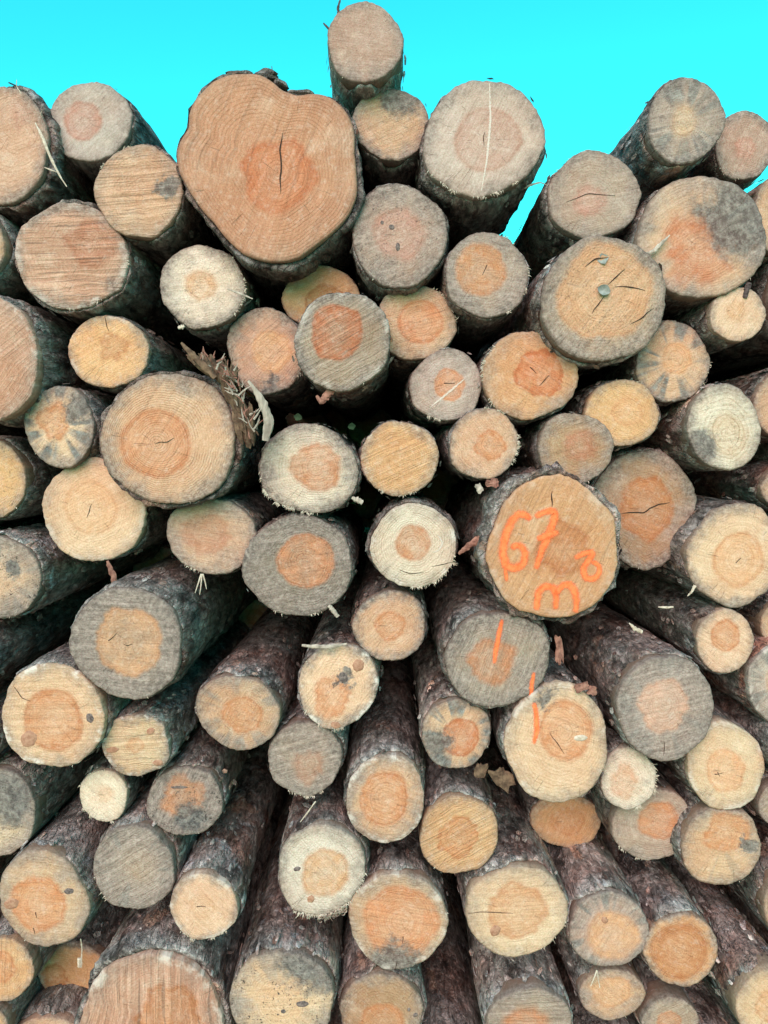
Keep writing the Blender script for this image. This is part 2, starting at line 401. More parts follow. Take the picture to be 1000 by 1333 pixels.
L('greenish grey log end with small pink heart below the slanting skyline log', 773, 254, 57, 55, .0, sap='G', heart='P', hr=.36, h=(768, 262), hs=.10, hi=.15, g=.42, ring=.5, rough=.6, red=.7, fr=(.2, 120, 60), cracks=[[(738, 262), (765, 252), (800, 255)]])
L('grey log end with fanned bluish rays, topmost at right against the sky', 893, 157, 48, 52, -.03, sap='G', heart='W', hr=.34, h=(890, 158), hs=.12, b=.7, g=.55, rough=.5, lichen=.8, red=.6)
L('small greyish log end with tiny pink heart at the right end of the skyline', 970, 189, 40, 42, .06, sap='M', heart='P', hr=.32, h=(971, 192), hs=.06, hi=.2, g=.3, rough=.5, fr=(.2, -100, 50))
L('wide log end with orange heart half covered by blue grey stain', 914, 309, 82, 78, -.02, sap='T', heart='C', hr=.56, h=(912, 322), hi=.4, hs=.14, blob=(966, 282, 62), g=.42, b=.4, rough=.35)
L('narrow strip of a tan log end cut by the right edge under the skyline', 1014, 278, 32, 48, .0, sap='T', heart='L', g=.2, red=.6)
L('broad rough log end with cracked flaky orange heart and two dry leaves on it', 787, 390, 82, 79, -.05, sap='T', heart='L', hr=.76, h=(788, 380), hi=.16, hs=.03, g=.55, m=.5, rough=1.1, lichen=.8, barkb=1.2,
  cracks=[[(790, 372), (803, 360), (812, 352)], [(787, 385), (778, 398), (771, 408)], [(800, 374), (818, 374), (840, 378)], [(822, 420), (838, 412), (852, 400)], [(760, 350), (772, 340), (790, 338)]])
L('small pale log end half shaded under the blue stained log', 961, 409, 36, 35, -.015, sap='P', heart='L', hr=.35, hs=.15, h=(958, 404), ring=.2, rough=.6)
L('log end with blue grey wedges around a round light orange heart', 876, 472, 47, 52, .02, sap='T', heart='L', hr=.40, h=(881, 467), hi=.06, hs=.03, b=1.0, g=.3, rough=.6, fr=(.2, 0, 40))
L('log end with orange heart and grey fuzzy rim, left of the leaf strewn log', 634, 358, 53, 55, .0, sap='G', heart='O', hr=.62, h=(626, 352), hi=.08, hs=.04, g=.55, rough=.8, fr=(.5, 0, 70), cracks=[[(634, 345), (628, 358)]])
L('small tan log end with streaked orange heart and frayed upper right rim', 541, 420, 51, 49, .03, sap='T', heart='O', hr=.58, h=(547, 419), hi=.08, hs=.03, g=.25, saw=(15, .4), rough=.6, fr=(.9, 45, 45))
L('grey log end jutting forward with red orange heart and slanting saw lines', 446, 444, 62, 63, -.07, sap='G', heart='C', hr=.56, h=(438, 433), hi=.14, hs=.02, saw=(28, .8), g=.35, rough=.5, rim=-.5, bt=.045, red=.5)
L('brown shaded log end set back under the largest log', 419, 388, 50, 40, .09, sap='N', heart='B', hr=.55, h=(424, 394), hs=.03, g=.1, ring=.3, rough=.3)
L('pinkish log end with greenish lower rim, half behind the slanting sawn grey one', 347, 457, 51, 55, .05, sap='K', heart='L', hr=.50, h=(354, 458), hi=.1, hs=.05, saw=(40, .35), b=.35, g=.25, blob=(352, 507, 18), rough=.6)
L('chalky grey log end with small pink heart and splinters at its right rim', 263, 373, 55, 53, .02, sap='W', heart='L', hr=.36, h=(262, 371), hs=.08, g=.35, m=.4, rough=.9, fr=(.8, -15, 60))
L('small yellow log end with curved brown heart and dark streak above it', 141, 458, 51, 46, .03, sap='Y', heart='B', hr=.34, h=(147, 452), hi=.3, hs=.05, hm=.7, ring=.3, saw=(30, .3), rim=-.4, cracks=[[(138, 413), (140, 425), (143, 432)]])
L('large rust pink log end cut by the left edge with slanting saw marks', -8, 467, 56, 78, -.04, sap='K', heart='O', hr=.3, hm=.4, hs=.2, h=(2, 490), saw=(40, .6), rim=-.5, g=.2, bt=.07)
L('small log end with slate blue mould and orange heart at left', 77, 555, 47, 52, .0, sap='P', heart='O', hr=.42, h=(70, 549), hi=.35, hs=.05, b=1.0, g=.5, blob=(103, 532, 20), m=.6, rough=.6)
L('big round log end with clear rings and orange heart beside the torn stub', 220, 572, 87, 86, -.05, sap='T', heart='O', hr=.53, h=(203, 577), hi=.04, hs=.02, ring=1.0, rn=30, g=.0, bt=.06, rough=.25, barkb=.8, cracks=[[(202, 578), (210, 575), (218, 576), (227, 570)]])
L('tan log end cut by the left edge above the mouldy dark one', -9, 624, 43, 51, .05, sap='Y', heart='L', hr=.3, hm=.3, g=.4, m=.6, lichen=.5)
L('smooth pale log end with faint pink heart, tucked under the big ringed one', 122, 665, 67, 67, .02, sap='P', heart='L', hr=.52, h=(118, 660), hi=.08, hs=.06, hm=.8, ring=.5, g=.18, rim=-.4, rough=.3, cracks=[[(120, 656), (117, 666), (113, 674)]])
L('mouldy tan log end with black blotches cut by the left edge', 0, 752, 52, 55, .02, sap='P', heart='L', hr=.4, hm=.4, hs=.2, g=.6, b=.5, m=1.0, blob=(18, 738, 13), rough=.7, barkb=1.5, lichen=.8)
L('oval log end with blotchy pink heart below the big ringed one', 275, 698, 60, 50, .02, sap='T', heart='R', hr=.55, h=(268, 695), hi=.3, hs=.08, hm=.75, g=.5, m=.4, rough=.7, fr=(.3, -95, 40))
L('whitish log end with swirled orange heart and ragged lower left rim', 402, 611, 65, 58, -.01, sap='W', heart='O', hr=.52, h=(412, 609), hi=.18, hs=.05, g=.4, saw=(10, .35), ring=.8, rough=.9, fr=(1.3, -140, 45), b=.3)
L('log end with dark brown grey ring around a bright orange heart', 388, 737, 74, 65, -.01, sap='D', heart='O', hr=.54, h=(398, 730), hi=.05, hs=.02, g=.6, ring=.9, m=.5, rough=.8, fr=(.25, -70, 50))
L('yellow orange log end with fine slanting saw lines at the middle of the pile', 520, 597, 50, 49, .0, sap='Y', heart='O', hr=.5, hm=.25, hs=.3, saw=(25, .6), rim=-.5, rough=.45, fr=(.3, -100, 50))
L('creamy white log end with small round orange heart and split lower right edge', 539, 711, 56, 56, -.01, sap='W', heart='O', hr=.43, h=(537, 707), hi=.08, hs=.03, ring=.9, rim=-.9, g=.08, rough=.55, fr=(.8, -50, 40), bt=.05, cracks=[[(562, 738), (578, 735), (591, 732)], [(520, 742), (535, 748), (552, 746)]], streaks=[[(570, 696), (577, 706), (572, 717), (564, 719)]])
L('small tan log end with teardrop orange heart and frayed right rim', 630, 578, 45, 46, -.01, sap='T', heart='O', hr=.44, h=(638, 580), hi=.16, hs=.02, g=.12, ring=.5, rough=.6, fr=(1.0, 0, 50))
L('small grey log end with orange heart crossed by a pale scratch', 581, 502, 48, 45, .02, sap='A', heart='O', hr=.44, h=(585, 501), hi=.1, hs=.02, g=.35, rough=.8, fr=(.5, -90, 60), streaks=[[(560, 530), (580, 514), (606, 492)]], cracks=[[(578, 499), (592, 499)]])
L('brownish tan log end with diamond shaped red orange heart', 690, 488, 62, 57, -.01, sap='N', heart='C', hr=.53, h=(702, 486), hi=.22, hs=.015, g=.3, rough=.7, ring=.5, fr=(.9, 170, 45), rim=.2, cracks=[[(702, 502), (708, 495), (715, 488)], [(690, 478), (698, 486)]])
L('small grey brown log end with faint orange heart above the numbered log', 749, 584, 48, 47, .0, sap='B', heart='R', hr=.42, h=(755, 580), hi=.3, hs=.1, hm=.8, g=.45, m=.3, rough=.6)
L('small honey yellow log end with faint oval heart and flaky left rim', 810, 538, 49, 42, .01, rot=-8, sap='Y', heart='L', hr=.42, h=(816, 536), hi=.06, hs=.05, ring=.5, g=.05, rough=.3, fr=(.2, 120, 40))
L('chalk white log end with blue grey crescent along its lower left', 943, 557, 46, 56, -.01, rot=12, sap='W', heart='W', hr=.5, h=(947, 565), hs=.1, hm=.7, ring=1.1, rn=9, blob=(912, 585, 28), g=.2, m=.4, b=.3, rough=.7, barkb=1.6, red=.5)
L('grey barked log cut by the right edge behind the chalk white one', 1026, 525, 44, 46, .05, sap='T', heart='L', barkb=1.5, lichen=.7)
L('thick log marked 67 m3 in orange spray paint', 721, 715, 85, 95, -.08, rot=4, sap='N', heart='B', hr=.40, h=(736, 716), hi=.16, hs=.04, hm=1.0, dirt=.2, saw=(62, .35), ring=.3, g=.0, rough=.25, bt=.085, red=.4, barkb=1.1, paint='67', rim=-.25, cracks=[[(717, 638), (716, 648), (717, 660)]])
L('shaded brown log end with cracked dark orange heart, right of the numbered log', 838, 662, 69, 76, .07, sap='B', heart='B', hr=.52, h=(842, 662), hi=.14, hs=.025, g=.45, rough=.8, bt=.05, cracks=[[(808, 669), (826, 667), (838, 668), (846, 661), (858, 656), (872, 654)]])
L('smooth cream log end with broad pale orange heart cut by the right edge', 958, 723, 64, 67, -.02, sap='P', heart='L', hr=.54, h=(962, 729), hi=.05, hs=.03, ring=.45, saw=(-12, .25), rough=.25, cracks=[[(958, 733), (965, 726)]])
L('small yellow log end with orange heart at the end of a long dark trunk', 944, 835, 37, 44, -.02, sap='P', heart='O', hr=.50, h=(944, 828), hi=.06, hs=.03, ring=.3, rough=.35, lichen=.4)
L('grey blue log end with reddish bark cut by the right edge', 1016, 890, 42, 54, -.01, sap='A', heart='L', hr=.4, hm=.5, b=.7, g=.4, red=.9, rim=-.6, barkb=1.4)
L('big log end with wide slate grey ring around pale orange heart', 165, 838, 73, 76, -.08, sap='D', heart='L', hr=.62, h=(168, 836), hi=.16, hs=.025, g=.75, ring=.4, rough=.5, bt=.05, m=.4, cracks=[[(141, 834), (152, 824)], [(160, 838), (166, 842), (173, 838)]])
L('oval tan log end with knobbly orange brown heart below the slate ringed log', 310, 928, 57, 50, -.02, rot=-12, sap='T', heart='O', hr=.50, h=(316, 931), hi=.12, hs=.03, b=.6, g=.35, m=.4, rough=.8, barkb=1.3)
L('small tan log end with orange heart left of the first paint streak', 508, 815, 49, 46, .0, sap='T', heart='O', hr=.42, h=(508, 814), hi=.1, hs=.03, g=.25, ring=.6, rough=.55, m=.3)
L('chipped pale orange log end with grey gouge and white broken edges', 440, 893, 51, 58, -.02, rot=-20, sap='P', heart='O', hr=.5, h=(434, 905), hi=.3, hs=.06, saw=(55, .3), rim=-1.0, blob=(446, 884, 12), rough=.6, fr=(.5, -80, 60), spots=[(447, 882, 8, 9)], knots=[(467, 866, 9, 8), (437, 945, 7, 5)])
L('grey log end with an orange paint streak running down its middle', 648, 859, 69, 65, -.05, sap='G', heart='O', hr=.46, h=(641, 861), hi=.16, hs=.05, saw=(70, .5), g=.6, rough=.7, paint='stroke_a', bt=.05)
L('broad tan log end with orange streak at upper left and hairline crack', 726, 968, 70, 79, -.05, sap='P', heart='O', hr=.52, h=(738, 952), hi=.05, hs=.04, ring=.7, rn=20, rim=-.5, g=.15, blob=(712, 912, 15), rough=.35, paint='stroke_b', bt=.05, cracks=[[(715, 953), (725, 966), (735, 982)]], spots2=[(757, 961, 9, 5)])
L('slate grey log end with pale star shaped heart', 867, 922, 65, 71, -.06, sap='G', heart='S', hr=.50, h=(863, 919), hi=.22, hs=.04, g=.8, b=.4, rough=.5, barkb=1.1, cracks=[[(865, 966), (866, 976), (865, 986)]], star=1, lichen=.3)
L('small log end with vivid round orange heart and blue grey wedge at left', 594, 956, 45, 49, -.03, sap='T', heart='C', hr=.55, h=(600, 960), hi=.03, hs=.02, b=1.0, g=.3, ring=.5, blob=(570, 968, 22), rough=.5, barkb=1.5)
L('little pale log end with frayed rim wedged under the star hearted log', 818, 1014, 37, 42, -.02, sap='W', heart='O', hr=.50, h=(811, 1018), hi=.3, hs=.1, hm=.8, g=.3, rough=.8, fr=(1.0, -20, 90))
L('tan log end with light orange heart, rightmost in the row below the star hearted log', 945, 998, 52, 61, -.03, rot=15, sap='P', heart='L', hr=.5, h=(944, 1003), hi=.06, hs=.04, ring=.4, g=.15, rough=.5, rim=-.5, cracks=[[(934, 1005), (937, 1011)], [(930, 1008), (942, 1006)]])
L('pale orange log end with round knot at lower left and white broken top edge', 68, 933, 69, 73, -.06, sap='P', heart='O', hr=.60, h=(70, 938), hi=.1, hs=.03, saw=(2, .35), ring=.4, rim=-1.0, g=.05, rough=.35, knots=[(35, 964, 12, 12)], spots=[(119, 934, 6, 9)], cracks=[[(18, 892), (28, 908), (40, 912)]])
L('cream log end cut flat on top with three small knots', 178, 970, 47, 42, -.04, sap='P', heart='L', hr=.24, h=(177, 970), hm=.7, hs=.03, saw=(3, .7), flats=[(98, .90), (10, .93), (-70, .92)], rim=-.8, rough=.3, knots=[(146, 976, 9, 4.5), (197, 951, 6, 5), (206, 994, 8, 4)], barkb=1.3, lichen=.8)
L('tiny whitish log end below the flat topped cream one', 135, 1036, 33, 35, .0, sap='W', heart='L', hr=.3, hm=.6, hs=.15, ring=.2, g=.2, rough=.8, fr=(.6, 180, 90))
L('orange log end blackened with mould along its lower edge', 241, 1044, 52, 46, -.01, sap='D', heart='O', hr=.58, h=(238, 1035), hi=.35, hs=.08, g=.8, m=1.2, blob=(250, 1068, 26), rough=.8, spots=[(233, 1024, 14, 2.5)], lichen=.6)
L('grey log end with dull pinkish heart beside the chipped pale orange one', 397, 988, 49, 52, .0, sap='G', heart='R', hr=.4, h=(404, 996), hi=.35, hs=.1, hm=.75, g=.7, rough=.7, fr=(.4, -90, 60), barkb=1.2)
L('log end with broad orange ring heart and white top edge at centre bottom', 502, 1041, 53, 60, -.03, rot=-10, sap='T', heart='O', hr=.62, h=(500, 1040), hi=.08, hs=.04, ring=.9, rn=10, g=.35, rim=-.8, rough=.7, b=.3, barkb=1.1)
L('honey coloured log end with slanting saw lines and spiky orange heart', 598, 1088, 52, 57, -.03, rot=-12, sap='Y', heart='O', hr=.52, h=(598, 1090), hi=.25, hs=.02, saw=(28, .6), g=.05, rough=.35)
L('orange brown shaded log end set back below the paint streaked tan one', 737, 1068, 47, 38, .16, sap='N', heart='B', hr=.5, hm=.6, ring=.4, g=.0, rough=.2)
L('oval grey rimmed log end with orange heart lying under the frayed little one', 850, 1074, 54, 49, .02, rot=10, sap='G', heart='O', hr=.52, h=(857, 1068), hi=.12, hs=.04, g=.4, saw=(-10, .2), rough=.6, fr=(.35, -110, 50), red=.6)
L('flat topped tan log end with scarred orange upper half near the right edge', 940, 1102, 54, 56, -.03, sap='T', heart='O', hr=.55, h=(945, 1082), hi=.3, hs=.06, g=.25, b=.3, blob=(975, 1100, 14), rough=.5, flats=[(85, .92), (20, .93), (160, .95)])
L('dark grey log end with pale lower corner cut by the left edge', -5, 1058, 53, 60, .0, sap='P', heart='D' if False else 'W', hr=.5, hm=.2, g=.7, blob=(12, 1035, 48), m=.8, rough=.6, barkb=1.2)
L('tan grey log end with two dark knots and orange heart at lower left', 57, 1171, 58, 69, -.05, rot=15, sap='T', heart='O', hr=.60, h=(50, 1178), hi=.16, hs=.04, g=.4, ring=.4, rough=.6, spots=[(91, 1160, 9, 5)], knots=[(14, 1176, 11, 8)], cracks=[[(46, 1188), (47, 1196)], [(42, 1210), (44, 1218)]], barkb=1.2, lichen=.4)
L('dull blue grey log end with faint tan centre at lower left', 174, 1131, 54, 60, -.03, sap='G', heart='W', hr=.45, hm=.5, hs=.25, h=(180, 1128), g=.85, b=.5, saw=(30, .5), rough=.5, fr=(.2, 200, 50), barkb=1.2)
L('clean cream yellow log end on a bark trunk slanting up right', 265, 1181, 47, 46, -.06, sap='P', heart='L', hr=.36, h=(264, 1180), hs=.08, hm=.5, ring=.5, g=.0, rough=.35, rim=-.6, fr=(.4, -110, 50), barkb=1.4, red=.6, lichen=.5, cracks=[[(256, 1180), (268, 1180)]])
L('fuzzy cream log end with pale orange heart and white shavings hanging below', 418, 1133, 58, 66, -.04, rot=-12, sap='W', heart='L', hr=.54, h=(424, 1136), hi=.08, hs=.05, ring=.6, g=.12, rough=1.0, fr=(2.2, -75, 42), spots=[(386, 1130, 6, 4)], knots=[(404, 1174, 5, 6)])
L('tan log end with very wide brownish orange heart and blue stained bottom', 518, 1200, 66, 68, -.04, sap='T', heart='O', hr=.76, h=(522, 1200), hi=.06, hs=.05, saw=(-8, .35), g=.2, blob=(515, 1262, 40), rim=-.6, rough=.3, barkb=1.2, cracks=[[(525, 1220), (524, 1229)], [(517, 1256), (514, 1268)]])
L('cream log end with ragged orange heart and one bead like knot', 673, 1187, 70, 63, -.05, sap='P', heart='O', hr=.60, h=(674, 1184), hi=.22, hs=.04, hm=.85, ring=.4, g=.06, saw=(2, .25), rough=.5, knots=[(644, 1213, 8, 8)], barkb=1.4, fr=(.25, -60, 50), cracks=[[(606, 1188), (640, 1187), (668, 1189)]])
L('oval log end with blue green rim and small ring knot near its top', 793, 1211, 53, 53, -.05, sap='M', heart='L', hr=.66, h=(798, 1218), hi=.12, hs=.08, g=.5, b=.9, ring=.5, rough=.4, knots=[(787, 1197, 5, 5)], barkb=1.4, red=.5, lichen=.4)
L('brown orange log end with broad smooth heart beside the blue green rimmed one', 887, 1237, 50, 49, -.05, rot=25, sap='N', heart='B', hr=.78, h=(884, 1238), hi=.05, hs=.06, saw=(-25, .25), g=.05, rough=.25, barkb=1.4)
L('cream log end on a smooth trunk at the bottom right corner', 1003, 1312, 47, 56, -.08, rot=20, sap='P', heart='L', hr=.5, hs=.06, ring=.3, rough=.5, barkb=1.3, red=.6, lichen=.5)
L('small tan log end below the blue green rimmed one', 797, 1295, 46, 37, -.02, sap='T', heart='L', hr=.6, h=(797, 1290), hi=.2, hs=.06, g=.45, rough=.5, barkb=1.2)
L('grey log end with horizontal lines cut by the bottom edge', 690, 1337, 59, 57, -.05, sap='G', heart='O', hr=.55, h=(685, 1340), hi=.12, hs=.1, saw=(1, .7), g=.45, rough=.4, barkb=1.5, lichen=.3)
L('tan log end with orange heart cut by the bottom edge under the wide hearted one', 497, 1319, 58, 57, -.04, sap='B', heart='O', hr=.55, h=(498, 1335), hi=.1, hs=.04, g=.25, rough=.5, barkb=1.3, spots=[(543, 1322, 4, 4), (534, 1314, 2.5, 4)])
L('mottled tan log end with blue black blotches at the bottom edge', 367, 1306, 72, 72, -.07, sap='P', heart='L', hr=.4, hm=.4, hs=.2, g=.4, b=.4, m=1.1, blob=(405, 1250, 44), rough=.6, spots=[(369, 1317, 4, 4), (395, 1307, 10, 6)], barkb=1.1, lichen=.6)
L('very wide rust streaked log end at the bottom edge with thick ridged bark', 198, 1327, 95, 95, -.07, sap='K', heart='O', hr=.42, h=(222, 1315), hi=.25, hs=.03, saw=(88, .95), rim=-.7, g=.12, rough=.25, bt=.07, barkb=1.3, red=.3)
L('orange log end with upright grain cut by the left edge near the bottom', 4, 1262, 42, 46, -.01, sap='Y', heart='O', hr=.5, saw=(85, .5), rough=.3, red=.5)
L('brown log end in deep shade behind a thin straw near the lower left', 92, 1264, 46, 42, .14, sap='N', heart='B', hr=.4, h=(72, 1274), hi=.3, g=.1, rough=.2)
# ---- logs of which the frame only shows bark or a sliver
L('thin lichen grey log sliver at the right edge under the tan end', 1018, 1048, 30, 32, -.01, sap='G', heart='L', g=.5, barkb=1.5, lichen=1.0)
L('dark trunk whose bark shows at the right edge near the bottom', 1048, 1180, 56, 60, -.02, sap='T', heart='O', barkb=1.0)
L('bark covered trunk in the lower right corner, its end below the picture', 945, 1415, 64, 62, -.05, sap='T', heart='O', barkb=1.3)
L('dark bark trunk running in from the left edge under the mouldy blotched end', -78, 862, 62, 58, -.02, sap='T', heart='O', barkb=1.0)
L('dark trunk at the right edge between two cream ends', 1030, 812, 40, 32, .03, sap='T', heart='O', barkb=1.2)
L('dark reddish trunk at the right edge below the chalk white end', 1044, 636, 52, 34, .06, sap='T', heart='O', barkb=.8, red=.6)
L('dark trunk sliver in the bottom left corner', 62, 1362, 52, 44, .04, sap='T', heart='O', barkb=1.0)

# ---------------------------------------------------------------- outline
NA = 104
TH = np.linspace(0, 2 * np.pi, NA, endpoint=False)

def outline_radii(k, seed, sc):
    """radius in metres for every angle of TH (z up), of the cut face"""
    if k.get('outline'):
        pts = [(x - k['cx'], k['cy'] - y) for x, y in k['outline']]
        an = np.array([math.atan2(b, a) % (2 * np.pi) for a, b in pts]); rr = np.array([math.hypot(a, b) for a, b in pts])
        o = np.argsort(an); an, rr = an[o], rr[o]
        an = np.concatenate([an - 2 * np.pi, an, an + 2 * np.pi]); rr = np.concatenate([rr] * 3)
        r = np.interp(TH, an, rr)
        r = (np.roll(r, 1) + 4 * r + np.roll(r, -1)) / 6
        return r * sc * (1 + .010 * (noise3(np.cos(TH) * 12 + 9, np.sin(TH) * 12 + 9, 0 * TH, seed) - .5))
    else:
        a, b, ro = k['rx'], k['ry'], R(k['rot'])
        c, s = np.cos(TH - ro), np.sin(TH - ro)
        r = a * b / np.sqrt((b * c) ** 2 + (a * s) ** 2)
        rg = random.Random(seed * 7 + 1)
        amp = k.get('lump', .022)
        for n in (2, 3, 4, 5, 7):
            r = r * (1 + amp * rg.uniform(.3, 1) * np.cos(n * TH + rg.uniform(0, 6.28)) * (1.3 if n < 4 else .6))
        for ang, dist in k.get('flats', []):
            d = np.cos(TH - R(ang)); m = dist * .5 * (a + b)
            lim = np.where(d > .05, m / np.maximum(d, .05), 1e9)
            r = np.minimum(r, lim)
    fine = noise3(np.cos(TH) * 6 + 9, np.sin(TH) * 6 + 9, 0 * TH, seed) - .5
    fine2 = noise3(np.cos(TH) * 17 + 9, np.sin(TH) * 17 + 9, 0 * TH, seed + 2) - .5
    return r * sc * (1 + .028 * fine + .026 * fine2)

class LogShape:
    pass

def smooth(px):
    return px

def make_ribbon(pts, widths, yfun, lift, flat_y=None):
    """flat stroke along a local x-z polyline lying just in front of the cut face"""
    P = np.array(pts, float)
    # resample
    seg = np.hypot(*(P[1:] - P[:-1]).T); t = np.concatenate([[0], np.cumsum(seg)])
    n = max(4, int(t[-1] / .004) + 1)
    tt = np.linspace(0, t[-1], n)
    q = np.stack([np.interp(tt, t, P[:, 0]), np.interp(tt, t, P[:, 1])], 1)
    for _ in range(2):
        q[1:-1] = (q[:-2] + 2 * q[1:-1] + q[2:]) / 4
    w = np.interp(np.linspace(0, 1, n), np.linspace(0, 1, len(widths)), widths)
    T = np.gradient(q, axis=0); T /= np.maximum(np.linalg.norm(T, axis=1, keepdims=True), 1e-9)
    N = np.stack([-T[:, 1], T[:, 0]], 1)
    vs, uv = [], []
    cols = np.linspace(-1, 1, 5)
    for i in range(n):
        for c in cols:
            p = q[i] + N[i] * w[i] * c
            vs.append((p[0], yfun(p[0], p[1]) - lift, p[1]))
            e = min(i, n - 1 - i)
            uv.append((c, min(1.0, .25 + e * .4)))
    f = [(i * 5 + j, i * 5 + j + 1, (i + 1) * 5 + j + 1, (i + 1) * 5 + j) for i in range(n - 1) for j in range(4)]
    return vs, f, uv

def blob_mesh(cx, cz, ax, az, yfun, h, seed):
    """a shallow irregular boss on the cut face"""
    n = 14; vs = [(cx, yfun(cx, cz) - h, cz)]
    rg = random.Random(seed)
    ph = rg.uniform(0, 6.28)
    for ring, hh in ((.55, .85), (.9, .35), (1.0, -.6)):
        for i in range(n):
            a = 2 * math.pi * i / n
            q = ring * (1 + .10 * math.sin(2 * a + ph) + .06 * math.sin(5 * a + ph))
            x, z = cx + ax * q * math.cos(a), cz + az * q * math.sin(a)
            vs.append((x, yfun(x, z) - h * hh, z))
    f = [(0, 1 + (i + 1) % n, 1 + i) for i in range(n)]
    for r in range(2):
        o = 1 + r * n
        f += [(o + i, o + (i + 1) % n, o + n + (i + 1) % n, o + n + i) for i in range(n)]
    return vs, f

LOGLEN = 3.6
DETAIL = {}
def build_log(k, idx, full=True):
    seed = k.get('seed', idx + 11)
    rg = random.Random(seed * 31 + 5)
    dep = k['dep'] + rg.uniform(-.006, .006)
    sc = scale_at(dep)
    c = unproject(k['cx'], k['cy'], dep)
    root = bpy.data.objects.new('log', None); root.empty_display_size = .1
    root.location = c; col.objects.link(root)
    tag(root, k['label'], 'log', k.get('group', 'pine logs stacked in the pile'))
    # slight differences in direction from log to log
    jx, jz = k.get('aim', (rg.uniform(-.012, .012), rg.uniform(-.010, .010)))
    root.rotation_euler = (jz, 0, jx)
    r0 = outline_radii(k, seed, sc)
    rmean = float(r0.mean())
    ta, tb = rg.uniform(-.06, .06), rg.uniform(-.07, .05)
    rough = k.get('rough', .5)
    sawp = k.get('saw', (rg.uniform(-50, 70), .25))
    sang = R(sawp[0]); samt = sawp[1]
    def yface(x, z):
        s_ = -x * math.sin(sang) + z * math.cos(sang)
        b = ta * x + tb * z
        b = b + .0014 * rough * (float(noise3(x * 60, z * 60, 0, seed)) - .5) * 2
        b = b + .0016 * samt * (float(noise3(s_ * 130, 3.3, x * 4, seed + 3)) - .5) * 2
        return b
    def yface_v(x, z):
        s_ = -x * math.sin(sang) + z * math.cos(sang)
        return (ta * x + tb * z + .0028 * rough * (noise3(x * 60, z * 60, 0 * x, seed) - .5)
                + .0032 * samt * (noise3(s_ * 130, 3.3 + 0 * x, x * 4, seed + 3) - .5))
    ca, sa = np.cos(TH), np.sin(TH)
    # ---- cut face
    rings = np.array([.08, .2, .32, .44, .56, .66, .75, .83, .90, .955, .985, 1.0])
    V = [np.array([[0, float(yface_v(np.zeros(1), np.zeros(1))[0]), 0]])]
    U = [np.zeros((1, 2))]
    for q in rings:
        x, z = r0 * q * ca, r0 * q * sa
        y = yface_v(x, z)
        if q > .97: y = y + (.0035 if q == 1.0 else .0008)
        V.append(np.stack([x, y, z], 1)); U.append(np.stack([q * ca, q * sa], 1))
    x, z = r0 * ca * .995, r0 * sa * .995                 # short side wall under the bark
    V.append(np.stack([x, ta * x + tb * z + .06, z], 1)); U.append(np.stack([ca * 1.02, sa * 1.02], 1))
    V = np.concatenate(V); U = np.concatenate(U)
    F = [(0, 1 + i, 1 + (i + 1) % NA) for i in range(NA)]
    for j in range(len(rings)):
        o = 1 + j * NA
        F += [(o + i, o + NA + i, o + NA + (i + 1) % NA, o + (i + 1) % NA) for i in range(NA)]
    face = mesh_obj('cut_face', V, F, WOOD, root, uv=U)
    def nrm(p): return ((p[0] - k['cx']) * sc / rmean, (k['cy'] - p[1]) * sc / rmean)
    h = k.get('h', (k['cx'] + rg.uniform(-4, 4), k['cy'] + rg.uniform(-4, 4))); hx, hy = nrm(h)
    bl = k.get('blob'); bx, by, br = (*nrm(bl[:2]), bl[2] * sc / rmean) if bl else (5.0, 5.0, 0.0)
    def vary(cc, a=.05): 
        m = 1 + rg.uniform(-a, a)
        return [max(0.0, min(.9, v * m * (1 + rg.uniform(-.025, .025)))) for v in cc]
    sv = [rg.uniform(0, 40), rg.uniform(0, 40), rg.uniform(0, 40)]
    face['seed'] = sv
    face['sap'] = vary(srgb(*SAP[k.get('sap', 'T')])); face['heart'] = vary(srgb(*HRT[k.get('heart', 'O')]))
    face['p1'] = [k.get('hr', .45), hx, hy]
    face['p2'] = [k.get('hi', .10), k.get('hs', .04) * 1.2 + .022, float(k.get('hm', 1.0)) * .95]
    face['p3'] = [-sang, samt, k.get('ring', .6)]
    face['p4'] = [k.get('g', .2) * .9 + .06, k.get('b', .0), k.get('m', .15)]
    face['dirt'] = k.get('dirt', rg.uniform(.45, 1.0))
    face['p5'] = [bx, by, br]
    face['p6'] = [float(k.get('rim', .3)), .25 + .75 * rough, float(k.get('rn', 8 + rmean * 110))]
    # ---- bark
    bt = k.get('bt', .035) * rmean / 1.0
    bt = max(bt, .0035)
    seglen = np.concatenate([[0.0, .006, .016], np.linspace(.03, .9, 34 if full else 12), np.geomspace(1.0, LOGLEN * rg.uniform(.92, 1.0), 7)])
    x, z = r0 * ca, r0 * sa
    ysurf = ta * x + tb * z
    set_back = .004 + (.026 if bt < .0075 else .012) * np.clip(noise3(ca * 2.2 + 4, sa * 2.2 + 4, 0 * ca, seed + 8) - .32, 0, 1) * 2 + .006 * noise3(ca * 9 + 4, sa * 9 + 4, 0 * ca, seed + 9)
    wall = [np.stack([x * .985, ysurf + .05, z * .985], 1),
            np.stack([x * .998, ysurf + set_back + .004, z * .998], 1)]
    taper = k.get('taper', rg.uniform(-.004, .010))
    rel = np.clip(bt * 1.3, .0045, .022)
    bend = [rg.uniform(-.012, .012), rg.uniform(-.012, .012)]
